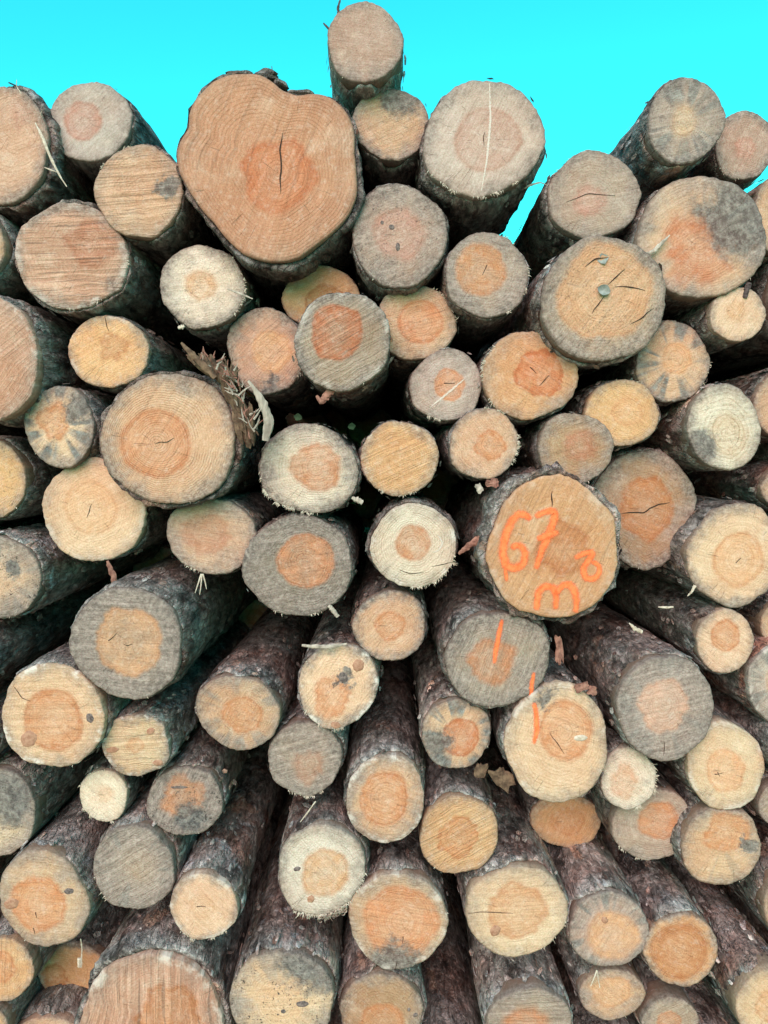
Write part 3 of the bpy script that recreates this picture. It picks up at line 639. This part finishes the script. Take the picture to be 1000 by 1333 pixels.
    for L_ in seglen:
        lip = 1.0 if bt > .0075 else min(1.0, .10 + L_ / .035)
        rr = r0 + bt * lip - taper * L_
        # towards the back the outline becomes round
        rr = rr * (1 - min(L_, 1) * .5) + (rmean + bt - taper * L_) * (min(L_, 1) * .5)
        sx, sz = rr * ca, rr * sa
        y0 = ysurf * max(0.0, 1 - L_ * 3) + set_back * max(0, 1 - L_ * 8) + L_
        n1 = noise3(sx * 30, y0 * 11, sz * 30, seed); n2 = noise3(sx * 95, y0 * 40, sz * 95, seed + 1)
        n3 = noise3(sx * 9, y0 * 5, sz * 9, seed + 2)
        d = rel * ((1 - np.abs(2 * n1 - 1)) * 1.0 + (n2 - .5) * .8 - .55) + (n3 - .5) * .012
        # flakes missing in places
        gone = np.clip((noise3(sx * 14, y0 * 7, sz * 14, seed + 5) - .62) * 8, 0, 1)
        d = d - gone * bt * .55
        if L_ < .001: d = d * .6 - bt * .25
        q = (rr + d) / rr
        bw = (L_ / 3.0) ** 2
        wall.append(np.stack([sx * q + bend[0] * bw * 4, y0, sz * q + bend[1] * bw * 4], 1))
    W = np.concatenate(wall)
    nr = len(wall)
    W = np.concatenate([W, [[float(wall[-1][:, 0].mean()), float(seglen[-1]), float(wall[-1][:, 2].mean())]]])
    F = []
    for j in range(nr - 1):
        o = j * NA
        F += [(o + i, o + NA + i, o + NA + (i + 1) % NA, o + (i + 1) % NA) for i in range(NA)]
    o = (nr - 1) * NA
    F += [(o + i, nr * NA, o + (i + 1) % NA) for i in range(NA)]
    bark = mesh_obj('bark', W, F, BARK, root)
    bark['seed'] = sv
    bark['bark'] = [k.get('barkb', 1.0), k.get('red', .35), k.get('lichen', .2)]
    if not full: return root
    # ---- loose bark flakes along the visible trunk
    fv, ff = [], []
    for _ in range(54):
        a = rg.uniform(0, 6.28); yy = abs(rg.gauss(0, .22)) + .012
        i = int(a / 6.2832 * NA) % NA
        rr = float(r0[i]) + bt * 1.0 + .001
        u = np.array([math.cos(a), 0, math.sin(a)]); t = np.array([-math.sin(a), 0, math.cos(a)]); yv = np.array([0, 1.0, 0])
        wl, ww = rg.uniform(.006, .018), rg.uniform(.003, .008)
        ang = rg.uniform(-.7, .7); d1 = yv * math.cos(ang) + t * math.sin(ang); d2 = -yv * math.sin(ang) + t * math.cos(ang)
        b0 = u * rr + yv * yy; lift = rg.uniform(.001, .007)
        o = len(fv)
        fv += [b0 - d1 * wl - d2 * ww * .6, b0 - d1 * wl * .8 + d2 * ww * .7, b0 + d2 * ww + u * lift * .6, b0 + d1 * wl + d2 * ww * .2 + u * lift, b0 + d1 * wl * .5 - d2 * ww + u * lift * .7]
        ff += [(o, o + 1, o + 2), (o, o + 2, o + 4), (o + 2, o + 3, o + 4)]
    fl = mesh_obj('bark_flakes', fv, ff, BARK, root, smooth=False)
    fl['seed'] = [sv[0] + 3, sv[1], sv[2]]; fl['bark'] = [k.get('barkb', 1.0) * 1.35, .5, .4]
    tag(fl, kind='stuff')
    # ---- torn fibres round the rim
    am, ac, asp = k.get('fr', (.12, -90, 90))
    nb = int(85 * max(0.0, am - .1))
    clumps = [rg.gauss(ac, asp * .62) for _ in range(max(3, int(nb / 6)))]
    fv, ff = [], []
    for q in range(nb):
        a = R(rg.choice(clumps) + rg.gauss(0, 3.5))
        i = int((a % 6.2832) / 6.2832 * NA) % NA
        rr = float(r0[i]) * rg.uniform(.965, 1.0)
        ln = rg.uniform(.0018, .0055) * (1 + .45 * min(am, 1.6)); w = rg.uniform(.0004, .0012)
        if rg.random() < .07: ln *= 2.0
        u = np.array([math.cos(a), 0, math.sin(a)]); t = np.array([-math.sin(a), 0, math.cos(a)])
        d = u * rg.uniform(.5, 1) + t * rg.gauss(0, .45) + np.array([0, rg.uniform(-.7, .15), -.25])
        d /= np.linalg.norm(d)
        b0 = u * rr; b0[1] = ta * b0[0] + tb * b0[2] + .0005
        side = np.cross(d, [0, 1, 0]); side /= max(np.linalg.norm(side), 1e-6)
        mid = b0 + d * ln * .55 + np.array([0, -1, 0]) * rg.uniform(-.001, .0015)
        tip = b0 + d * ln + t * rg.gauss(0, .0016) + np.array([0, rg.uniform(-.002, .002), -.0012])
        th = np.array([0, -w * .6, 0])
        o = len(fv)
        fv += [b0 - side * w, b0 + side * w, b0 + th, mid - side * w * .8, mid + side * w * .8, mid + th, tip]
        ff += [(o, o + 3, o + 5, o + 2), (o + 2, o + 5, o + 4, o + 1), (o + 1, o + 4, o + 3, o), (o + 3, o + 6, o + 5), (o + 5, o + 6, o + 4), (o + 4, o + 6, o + 3)]
    if am > 1.9:                               # curled shavings hanging from one rim
        for q in range(26):
            a = R(rg.gauss(ac, 17)); i = int((a % 6.2832) / 6.2832 * NA) % NA
            b0 = np.array([math.cos(a), 0, math.sin(a)]) * float(r0[i]) * rg.uniform(.96, 1.03); b0[1] = -.002
            cr = rg.uniform(.003, .0065); w = rg.uniform(.002, .0045); ph = rg.uniform(0, 6.28); ax = rg.uniform(-.8, .8)
            o = len(fv); m = 8
            for s_ in range(m):
                an = ph + s_ * .75; rad = cr * (1 - .05 * s_)
                p = b0 + np.array([rad * math.cos(an), 0, rad * math.sin(an) - .003])
                e = np.array([w * ax * .6, -w, w * .2])
                fv += [p - e, p + e]
            ff += [(o + 2 * s_, o + 2 * s_ + 1, o + 2 * s_ + 3, o + 2 * s_ + 2) for s_ in range(m - 1)]
    if fv: tag(mesh_obj('torn_fibres', fv, ff, FIBRE, root, smooth=False), kind='stuff')
    # ---- cracks, knots, dark spots, pale streaks
    def loc(p): return ((p[0] - k['cx']) * sc, (k['cy'] - p[1]) * sc)
    for cr in k.get('cracks', []):
        n = len(cr)
        big = .0016 if idx in (4, 42) or 'largest' in k['label'] else .0009
        if k.get('paint') is None and ('cracked' in k['label']): big = .0014
        ws = [.0003] + [big] * (n - 2) + [.0003] if n > 2 else [big, .0004]
        pts = []
        for a, b in zip(cr[:-1], cr[1:]):
            pts.append(loc(a)); m = ((a[0] + b[0]) / 2 + rg.uniform(-1.2, 1.2), (a[1] + b[1]) / 2 + rg.uniform(-1.2, 1.2)); pts.append(loc(m))
        pts.append(loc(cr[-1]))
        v, f, u = make_ribbon(pts, ws, yface, .0009)
        mesh_obj('crack', v, f, CRACK, root, uv=u)
    for stx in k.get('streaks', []):
        v, f, u = make_ribbon([loc(p) for p in stx], [.0015, .0045, .004, .0015], yface, .0011)
        mesh_obj('scrape', v, f, SCRAPE, root, uv=u)
    for px, py, a, b in k.get('knots', []):
        x, z = loc((px, py)); v, f = blob_mesh(x, z, a * sc, b * sc, yface, .0018, seed + int(px))
        mesh_obj('knot', v, f, KNOT, root)
    for px, py, a, b in k.get('spots', []):
        x, z = loc((px, py)); v, f = blob_mesh(x, z, a * sc * .85, b * sc * .85, yface, .0010, seed + int(px))
        mesh_obj('knot', v, f, KNOTDARK, root)
    for px, py, a, b in k.get('spots2', []):
        x, z = loc((px, py)); v, f = blob_mesh(x, z, a * sc, b * sc, yface, .0016, seed + int(px))
        mesh_obj('chip', v, f, FIBRE, root)
    if k.get('paint'):
        for nm, strokes in PAINTS[k['paint']]:
            vv, fff, uu = [], [], []
            for s_i, (pts, w) in enumerate(strokes):
                v, f, u = make_ribbon([loc(p) for p in pts], [w * sc * 1.2, w * sc * 1.6, w * sc * 1.6, w * sc * 1.1], yface, .0014 + .0005 * s_i)
                o = len(vv); vv += v; uu += u; fff += [tuple(o + i for i in q) for q in f]
            mesh_obj(nm, vv, fff, PAINT, root, uv=uu)
    return root

def scrape_mat():
    s = NT('pale_scrape')
    uv = s.sep(s.n('ShaderNodeUVMap', uv_map='disc').outputs[0])
    obj = s.n('ShaderNodeTexCoord').outputs['Object']
    n = s.noise(obj, 260.0, 3, .7)
    a = s.ss(s.math('ADD', s.math('SUBTRACT', 1.0, s.math('ABSOLUTE', uv[0])), s.math('MULTIPLY', s.math('SUBTRACT', n, .5), 1.2)), .2, .8, 0, .75)
    return s.finish(s.mix(n, (.55, .48, .40), (.80, .74, .64)), .8, n, .001, .5, .2, a)
SCRAPE = scrape_mat()

PAINTS = {
    '67': [('painted_digit', [([(690, 677), (684, 670), (674, 668), (664, 678), (657, 698), (654, 720), (658, 736), (670, 741), (681, 735), (684, 722), (680, 712), (672, 709), (664, 714)], 5.6), ([(657, 738), (659, 748), (660, 758)], 2.6)]),
           ('painted_digit', [([(695, 673), (704, 667), (714, 664), (722, 666), (719, 680), (712, 700), (704, 720), (698, 742)], 5.0), ([(698, 702), (710, 697), (727, 692)], 4.4)]),
           ('painted_letter', [([(700, 797), (701, 783), (702, 770), (712, 764), (722, 766), (726, 778), (725, 796)], 4.8), ([(725, 776), (733, 763), (743, 761), (750, 770), (753, 785), (752, 800)], 4.8)]),
           ('painted_digit', [([(748, 727), (760, 721), (773, 718), (769, 728), (762, 736), (760, 746), (766, 755), (776, 754), (783, 745), (780, 735), (770, 731)], 4.3)])],
    'stroke_a': [('paint_streak', [([(653, 804), (650, 820), (646, 842), (643, 864)], 3.4)]), ('paint_streak', [([(697, 876), (694, 892), (693, 914)], 2.8)])],
    'stroke_b': [('paint_streak', [([(694, 912), (697, 930), (698, 948), (694, 968)], 3.6)])],
}

ROOTS = [build_log(k, i) for i, k in enumerate(LOGS)]

# ---------------------------------------------------------------- logs set back in the gaps, under and beside the frame
def fillers():
    rg = random.Random(77)
    circ = [(k['cx'], k['cy'], (k['rx'] + k['ry']) / 2 * 1.05) for k in LOGS]
    skx = [-400, 0, 60, 120, 250, 460, 560, 640, 690, 760, 900, 1000, 1400]
    sky_ = [215, 205, 260, 300, 372, 372, 345, 372, 420, 350, 285, 280, 260]
    outs = []
    gx = np.arange(-230, 1232, 6.0); gy = np.arange(150, 1560, 6.0)
    X, Y = np.meshgrid(gx, gy)
    lim = np.interp(X, skx, sky_)
    D = np.full(X.shape, 1e9)
    for a, b, r in circ: D = np.minimum(D, np.hypot(X - a, Y - b) - r)
    D = np.minimum(D, (Y - lim) + 0.0)
    D = np.minimum(D, 1555 - Y)
    inside = (X > 5) & (X < 995) & (Y < 1330)
    for _ in range(260):
        capped = np.minimum(D, np.where(inside, 62, 72))
        j = np.unravel_index(np.argmax(capped), D.shape)
        r = capped[j]
        if r < 7.5: break
        x, y = X[j], Y[j]
        if not inside[j] and r < 30:
            D[j] = -1; continue
        if not inside[j]: r = r * rg.uniform(.86, 1.0)
        outs.append((x, y, r, bool(inside[j])))
        D = np.minimum(D, np.hypot(X - x, Y - y) - r)
    return outs

GAPS = fillers() + [(472, 722, 13, True)]
saps = list('PTGKYA'); hrts = list('OLBR')
for i, (x, y, r, ins) in enumerate(GAPS):
    rg = random.Random(900 + i)
    if ins:
        dep = rg.uniform(.75, 1.15)
        # same place in the stack, so the pixel moves towards the vanishing point
        f = FRONT / (FRONT + dep)
        k = dict(label='log end set far back in the dark gaps between the front logs', group='logs set back in the dark gaps', cx=500 + (x - 500) * f, cy=600 + (y - 600) * f, rx=r * 1.12, ry=r * 1.12, dep=dep, rot=0,
                 sap='N', heart='B', g=.6, barkb=.8, seed=300 + i, aim=(rg.uniform(-.004, .004), rg.uniform(-.004, .004)))
    else:
        lab = 'log at the foot of the stack below the picture' if y > 1330 else ('log stacked on beyond the left edge of the picture' if x < 500 else 'log stacked on beyond the right edge of the picture')
        k = dict(label=lab, group=lab.replace('log ', 'logs ', 1), cx=x, cy=y, rx=r, ry=r * rg.uniform(.93, 1.0), dep=rg.uniform(-.05, .04), rot=0, sap=rg.choice(saps), heart=rg.choice(hrts),
                 hr=rg.uniform(.4, .6), g=rg.uniform(.1, .5), b=rg.choice([0, 0, .6]), saw=(rg.uniform(-60, 60), rg.uniform(0, .5)), seed=300 + i, barkb=1.1)
    build_log(k, 300 + i, full=False)
print('LOGS', len(LOGS), 'FILL', len(GAPS), sum(1 for g in GAPS if g[3]))

# ---------------------------------------------------------------- loose pieces lying on and between the logs
def stick_mesh(pts, radii, dep, flat=.6, sides=6, seed=0, jag=.25, bend=0.0):
    """tapered, slightly ragged stick along photograph pixels at one depth; returns local verts and its base point"""
    rg = random.Random(seed)
    deps = dep if isinstance(dep, (list, tuple)) else [dep] * len(pts)
    P = np.array([unproject(x, y, d) for (x, y), d in zip(pts, deps)])
    sc = scale_at(float(np.mean(deps)))
    t = np.concatenate([[0], np.cumsum(np.linalg.norm(P[1:] - P[:-1], axis=1))]); n = max(6, len(pts) * 4)
    tt = np.linspace(0, t[-1], n)
    Q = np.stack([np.interp(tt, t, P[:, i]) for i in range(3)], 1)
    for _ in range(3): Q[1:-1] = (Q[:-2] + 2 * Q[1:-1] + Q[2:]) / 4
    rr = np.interp(np.linspace(0, 1, n), np.linspace(0, 1, len(radii)), radii) * sc
    base = Q[0].copy(); Q = Q - base
    V = []
    for i in range(n):
        T = Q[min(i + 1, n - 1)] - Q[max(i - 1, 0)]; T = T / max(np.linalg.norm(T), 1e-9)
        A = np.cross(T, [0, 1, 0]); A = A / max(np.linalg.norm(A), 1e-6); B = np.cross(T, A)
        for j in range(sides):
            a = 2 * math.pi * j / sides; q = rr[i] * (1 + jag * rg.uniform(-1, 1))
            V.append(Q[i] + A * math.cos(a) * q + B * math.sin(a) * q * flat)
    F = [(i * sides + j, i * sides + (j + 1) % sides, (i + 1) * sides + (j + 1) % sides, (i + 1) * sides + j) for i in range(n - 1) for j in range(sides)]
    F += [tuple(range(sides))[::-1], tuple((n - 1) * sides + j for j in range(sides))]
    return V, F, base

def stick(name, label, cat, pts, radii, dep, mat, group=None, **kw):
    V, F, b = stick_mesh(pts, radii, dep, **kw)
    o = mesh_obj(name, V, F, mat, smooth=False); o.location = b
    return tag(o, label, cat, group)

def stick_part(root, name, pts, radii, dep, mat, **kw):
    V, F, b = stick_mesh(pts, radii, dep, **kw)
    o = mesh_obj(name, V, F, mat, root, smooth=False); o.location = b - np.array(root.location)
    return o

def leaf(name, label, cat, px, py, dep, size, ang, mat, seed, curl=.5):
    """a curled leaf with a midrib fold and two lobed sides"""
    rg = random.Random(seed); sc = scale_at(dep) * size; n = 7
    V, F = [], []
    for i in range(n):
        t = i / (n - 1); w = math.sin(math.pi * min(1, t * .95 + .03)) ** .8 * .42 * (1 + .18 * rg.uniform(-1, 1))
        for j in (-1, -.5, 0, .5, 1):
            x, z = (t - .5), j * w
            y = -curl * (abs(j) * .28 * w * 2 + .35 * (t - .5) ** 2) + .03 * rg.uniform(-1, 1)
            V.append(((x * math.cos(ang) - z * math.sin(ang)) * sc, y * sc, (x * math.sin(ang) + z * math.cos(ang)) * sc))
    F = [(i * 5 + j, i * 5 + j + 1, i * 5 + 5 + j + 1, i * 5 + 5 + j) for i in range(n - 1) for j in range(4)]
    o = mesh_obj(name, V, F, mat); o.location = unproject(px, py, dep)
    return tag(o, label, cat)

def bark_curl(label, px, py, dep, w, h, ang, mat, seed):
    """a thick curled flake of bark with a ragged edge"""
    rg = random.Random(seed); sc = scale_at(dep); nu, nv = 8, 6
    V = []
    for layer in (0, 1):
        for i in range(nu):
            for j in range(nv):
                u, v = i / (nu - 1) - .5, j / (nv - 1) - .5
                ed = (1 + 1.1 * (float(noise3(u * 5 + 3, v * 5, seed, seed)) - .5)) * (1 - .35 * (u * u + v * v))
                x, z = u * w * ed, v * h * ed
                y = -(.42 * math.cos(u * 2.6) * w * .5) + 2.2 * layer + 1.8 * (float(noise3(u * 6, v * 6, seed + 2, seed)) - .5)
                V.append(((x * math.cos(ang) - z * math.sin(ang)) * sc, y * sc, (x * math.sin(ang) + z * math.cos(ang)) * sc))
    m = nu * nv; F = []
    for i in range(nu - 1):
        for j in range(nv - 1):
            a = i * nv + j
            F += [(a, a + 1, a + nv + 1, a + nv), (m + a, m + a + nv, m + a + nv + 1, m + a + 1)]
    for i in range(nu - 1):
        a, b = i * nv, i * nv + nv - 1
        F += [(a, a + nv, m + a + nv, m + a), (b + nv, b, m + b, m + b + nv)]
    for j in range(nv - 1):
        a, b = j, (nu - 1) * nv + j
        F += [(a + 1, a, m + a, m + a + 1), (b, b + 1, m + b + 1, m + b)]
    o = mesh_obj('bark_flake', V, F, mat, smooth=False); o.location = unproject(px, py, dep)
    return tag(o, label, 'bark flake')

# the torn stub beside the big ringed log
stub = bpy.data.objects.new('splintered_stub', None); stub.location = unproject(322, 560, .0); col.objects.link(stub)
tag(stub, 'torn brown stub with grey splinters, wedged right of the big ringed log', 'wood stub')
rs = random.Random(5)
def chunk_part(root, px, py, dep, w, h, d, ang, mat, seed, name='rotten_core'):
    """an irregular broken lump, longer than wide, grooved along its length"""
    sc = scale_at(dep); nu, nv = 10, 9; V = []
    for i in range(nv):
        t = i / (nv - 1); env = (math.sin(math.pi * (.08 + .84 * t))) ** .5
        for j in range(nu):
            a = 2 * math.pi * j / nu
            q = env * (.62 + .75 * float(noise3(math.cos(a) * 2.1 + seed, math.sin(a) * 2.1, t * 2.2 + seed, seed)))
            x, y, z = math.cos(a) * w * q, math.sin(a) * d * q, (t - .5) * h * 2 + (float(noise3(a * 2, 0, seed, seed)) - .5) * h * .5
            V.append(((x * math.cos(ang) - z * math.sin(ang)) * sc, y * sc, (x * math.sin(ang) + z * math.cos(ang)) * sc))
    F = [(i * nu + j, i * nu + (j + 1) % nu, (i + 1) * nu + (j + 1) % nu, (i + 1) * nu + j) for i in range(nv - 1) for j in range(nu)]
    F += [tuple(range(nu))[::-1], tuple((nv - 1) * nu + j for j in range(nu))]
    o = mesh_obj(name, V, F, mat, root, smooth=False); o.location = unproject(px, py, dep) - np.array(root.location)
    return o
for q, (px, py, w, h, an) in enumerate([(262, 478, 5, 20, .9), (272, 476, 5, 18, .6), (281, 482, 6, 18, .4), (291, 488, 7, 16, .2), (303, 490, 6, 13, -.3), (297, 508, 8, 18, .35), (307, 520, 7, 18, .3), (312, 540, 7, 22, .2), (320, 556, 6, 24, .1), (328, 552, 4, 24, .05), (310, 556, 5, 20, .2), (316, 528, 5, 15, .5)]):
    chunk_part(stub, px, py, -.055 + .006 * (q % 3), w, h, w * .9, an, DARKWOOD, 70 + q)
for q, (pts, rad) in enumerate([
        ([(323, 496), (333, 508), (342, 524), (351, 548), (346, 574)], [1.5, 4, 6.5, 7, 4]), ([(236, 446), (250, 462), (268, 478), (280, 492)], [1.5, 4.5, 5, 3])]):
    stick_part(stub, 'splinter', pts, rad, -.078, GREYWOOD if q == 0 else DARKWOOD, flat=.45, seed=20 + q, jag=.22, sides=8)
for q in range(70):
    x0, y0 = rs.choice([(262, 470), (275, 470), (290, 480), (300, 490), (306, 510), (318, 530), (326, 545), (328, 565)])
    x0 += rs.uniform(-9, 9); y0 += rs.uniform(-9, 9); an = rs.gauss(-1.9, .8); ln = rs.uniform(8, 22)
    p1 = (x0 + math.cos(an) * ln * .5 + rs.uniform(-2, 2), y0 + math.sin(an) * ln * .5 + rs.uniform(-2, 2)); p2 = (x0 + math.cos(an) * ln, y0 + math.sin(an) * ln)
    stick_part(stub, 'splinter', [(x0, y0), p1, p2], [rs.uniform(.5, 1.5), rs.uniform(.5, 1.3), .25], -.068 - rs.uniform(0, .02), rs.choice([GREYWOOD, DARKWOOD, GREYWOOD, REDBARK]), flat=.5, seed=200 + q, sides=4)

for q, (px, py, w, h, an) in enumerate([(283, 108, 5, 11, -1.0), (312, 98, 6, 15, -1.6), (348, 99, 6, 14, -1.65), (366, 110, 5, 9, -2.1), (392, 123, 5, 15, -1.6), (464, 250, 4, 18, .1)]):
    o = chunk_part(ROOTS[4], px, py, .0, w, h, 12, an, BARK, 140 + q, 'bark_plate')
    o['seed'] = [q * 1.7, 3.0, 5.0]; o['bark'] = [.75, .4, .1]
stick('wood_splinter', 'long pale splinter hanging from the rim of the grey pink log at the left edge', 'splinter', [(46, 160), (55, 178), (66, 205), (77, 228), (87, 243)], [.8, 1.8, 1.7, 1.4, .5], [-.01, -.03, -.03, -.03, -.03], FIBRE, seed=40)
stick('wood_splinter', 'thin short splinter pointing left from under the long pale one', 'splinter', [(58, 218), (66, 221), (74, 224)], [.4, 1.0, .5], -.01, FIBRE, seed=41)
stick('twig', 'forked dead twig on the upper left of the highest log', 'twig', [(441, 18), (440, 10), (443, 0)], [1.8, 1.5, 1.0], .02, TWIG, seed=42)
stick('twig', 'short twig stump on the left flank of the highest log', 'twig', [(430, 40), (426, 35), (421, 30)], [1.6, 1.4, .8], .0, TWIG, seed=43)
stick('twig', 'hair thin twig upright on top of the largest log', 'twig', [(356, 112), (355, 98), (354, 86)], [.9, .7, .4], .0, TWIG, seed=44)
stick('twig', 'thin curved twig reaching right from the egg shaped pale pink log', 'twig', [(682, 244), (694, 240), (704, 237), (712, 241)], [2.0, 1.4, .9, .4], .02, GREYWOOD, seed=45)
stick('wood_splinter', 'pale hair of wood bent over the top edge at the left end of the skyline', 'splinter', [(28, 122), (21, 112), (22, 104)], [.8, .6, .3], .0, FIBRE, seed=46)
leaf('dry_leaf', 'upper of two grey green leaves on the broad rough log end', 'leaf', 785, 337, -.058, 15, .35, LEAF, 1)
leaf('dry_leaf', 'lower curled grey leaf over the crack of the broad rough log end', 'leaf', 786, 378, -.060, 17, -.3, LEAF, 2, .9)
leaf('green_leaf', 'small green leaf in the dark gap above the whitish ragged end', 'leaf', 388, 543, .04, 11, -.3, GREEN, 3)
leaf('green_leaf', 'small green leaf in the dark gap left of the yellow orange end', 'leaf', 458, 555, .05, 10, .2, GREEN, 4)
stick('bark_strip', 'pink strip of inner bark hanging under the smooth pale log end', 'bark strip', [(140, 730), (144, 742), (149, 752), (147, 770)], [2, 4, 4, 1.5], -.01, REDBARK, seed=47, flat=.4)
for q, (lab, pts) in enumerate([('left splinter of the pale tuft under the oval pink hearted end', [(262, 747), (258, 760), (254, 772)]), ('middle splinter of the pale tuft under the oval pink hearted end', [(263, 747), (262, 760), (260, 774)]), ('right splinter of the pale tuft under the oval pink hearted end', [(264, 747), (267, 757), (269, 767)])]):
    stick('wood_splinter', lab, 'splinter', pts, [1.0, .9, .4], -.012, FIBRE, seed=50 + q, jag=.1)
bark_curl('brown curled bark flake lying left of the broad paint streaked tan end', 655, 1012, -.03, 24, 34, .6, DARKWOOD, 5)
bark_curl('small torn bark flake under the vivid orange hearted end', 626, 1002, -.02, 16, 20, -.3, DARKWOOD, 6)
bark_curl('larger reddish bark crumb above the broad paint streaked tan end', 759, 893, -.05, 20, 12, .3, REDBARK, 7)
bark_curl('smaller reddish bark crumb right of the larger crumb', 771, 899, -.05, 13, 12, -.4, REDBARK, 8)
bark_curl('curled reddish bark standing at the right rim of the paint streaked grey end', 728, 846, -.03, 11, 36, .1, REDBARK, 9)
bark_curl('pale chip under the teardrop hearted log end', 624, 636, -.02, 10, 14, .5, GREYWOOD, 10)
bark_curl('reddish chip beside the pale one under the teardrop hearted end', 641, 629, -.01, 18, 12, .1, REDBARK, 11)
stick('bark_strip', 'purple brown bark strip sticking out left of the numbered log', 'bark strip', [(597, 721), (608, 712), (622, 703), (630, 694)], [1.5, 4, 5, 3], -.03, REDBARK, seed=60, flat=.4)
stick('straw', 'thin pale straw dangling in front of the brown end in shade', 'straw', [(105, 1222), (107, 1235), (106, 1250)], [.8, .9, .8], -.01, FIBRE, seed=61)
stick('wood_chip', 'small square yellow chip at the end of the dangling straw', 'chip', [(104, 1247), (104, 1253), (104, 1259)], [3.2, 3.4, 3.0], -.012, FIBRE, seed=62, sides=4, jag=.1)
stick('wood_splinter', 'white splinter lying across the dark trunk of the small yellow end', 'splinter', [(857, 790), (867, 791), (877, 790)], [.8, 1.8, .8], -.01, FIBRE, seed=63)
stick('wood_splinter', 'bent white splinter at the lower left rim of the cream end by right edge', 'splinter', [(905, 762), (901, 770), (895, 776)], [2.4, 1.8, .6], -.03, FIBRE, seed=64)
stick('wood_splinter', 'pale sliver on the trunk of the slate grey star hearted log', 'splinter', [(819, 811), (826, 818), (836, 823)], [.8, 2.8, 2.2], -.02, FIBRE, seed=65)
stick('wood_splinter', 'split end of wood poking out below the dark ringed orange hearted end', 'splinter', [(428, 788), (434, 795), (440, 803)], [2.5, 3, 2.4], -.02, GREYWOOD, seed=66)
stick('wood_splinter', 'shred of wood at the lower right rim of the whitish ragged end', 'splinter', [(458, 648), (466, 651), (472, 655)], [2, 4, 3], -.02, GREYWOOD, seed=67)
stick('wood_splinter', 'shred of pale wood sticking out of the chalky grey end at its right', 'splinter', [(296, 376), (312, 382), (329, 389)], [1.0, 1.6, .7], -.01, GREYWOOD, seed=68)
stick('wood_splinter', 'twisted pale root strip along the top of the chipped pale orange end', 'splinter', [(393, 840), (410, 842), (428, 842), (452, 838)], [1.4, 3, 2.6, 1.2], -.03, GREYWOOD, seed=69)
stick('straw', 'thin pale straw lying on the trunk above the fuzzy cream end', 'straw', [(411, 1043), (402, 1056), (391, 1070)], [.8, 1.0, .6], -.03, FIBRE, seed=70)
for q, (lab, pts) in enumerate([('left of the white hairs hanging over the small tan bottom end', [(777, 1263), (774, 1272), (769, 1284)]), ('right of the white hairs hanging over the small tan bottom end', [(777, 1263), (779, 1274), (781, 1286)])]):
    stick('straw', lab, 'straw', pts, [1.0, .8, .5], -.045, FIBRE, seed=71 + q)
stick('bark_strip', 'torn bark tongue at the left under the slanting sawn grey end', 'bark strip', [(412, 515), (418, 524), (428, 512), (436, 505)], [1.5, 4, 5, 4], -.05, REDBARK, seed=74, flat=.4)
stick('wood_splinter', 'small branch stump hanging over the small pale end at right', 'splinter', [(975, 368), (972, 378), (970, 388)], [4, 3.5, 3], -.02, TWIG, seed=75, sides=9)
stick('wood_chip', 'tiny pink chip below the chalky grey end', 'chip', [(232, 427), (236, 426), (240, 424)], [2, 3, 2], .0, FIBRE, seed=76)
stick('wood_splinter', 'pale bent shard at the left rim of the wide blue stained end', 'splinter', [(838, 330), (850, 328), (862, 316), (872, 306)], [1, 3, 2.2, .8], -.035, GREYWOOD, seed=77)
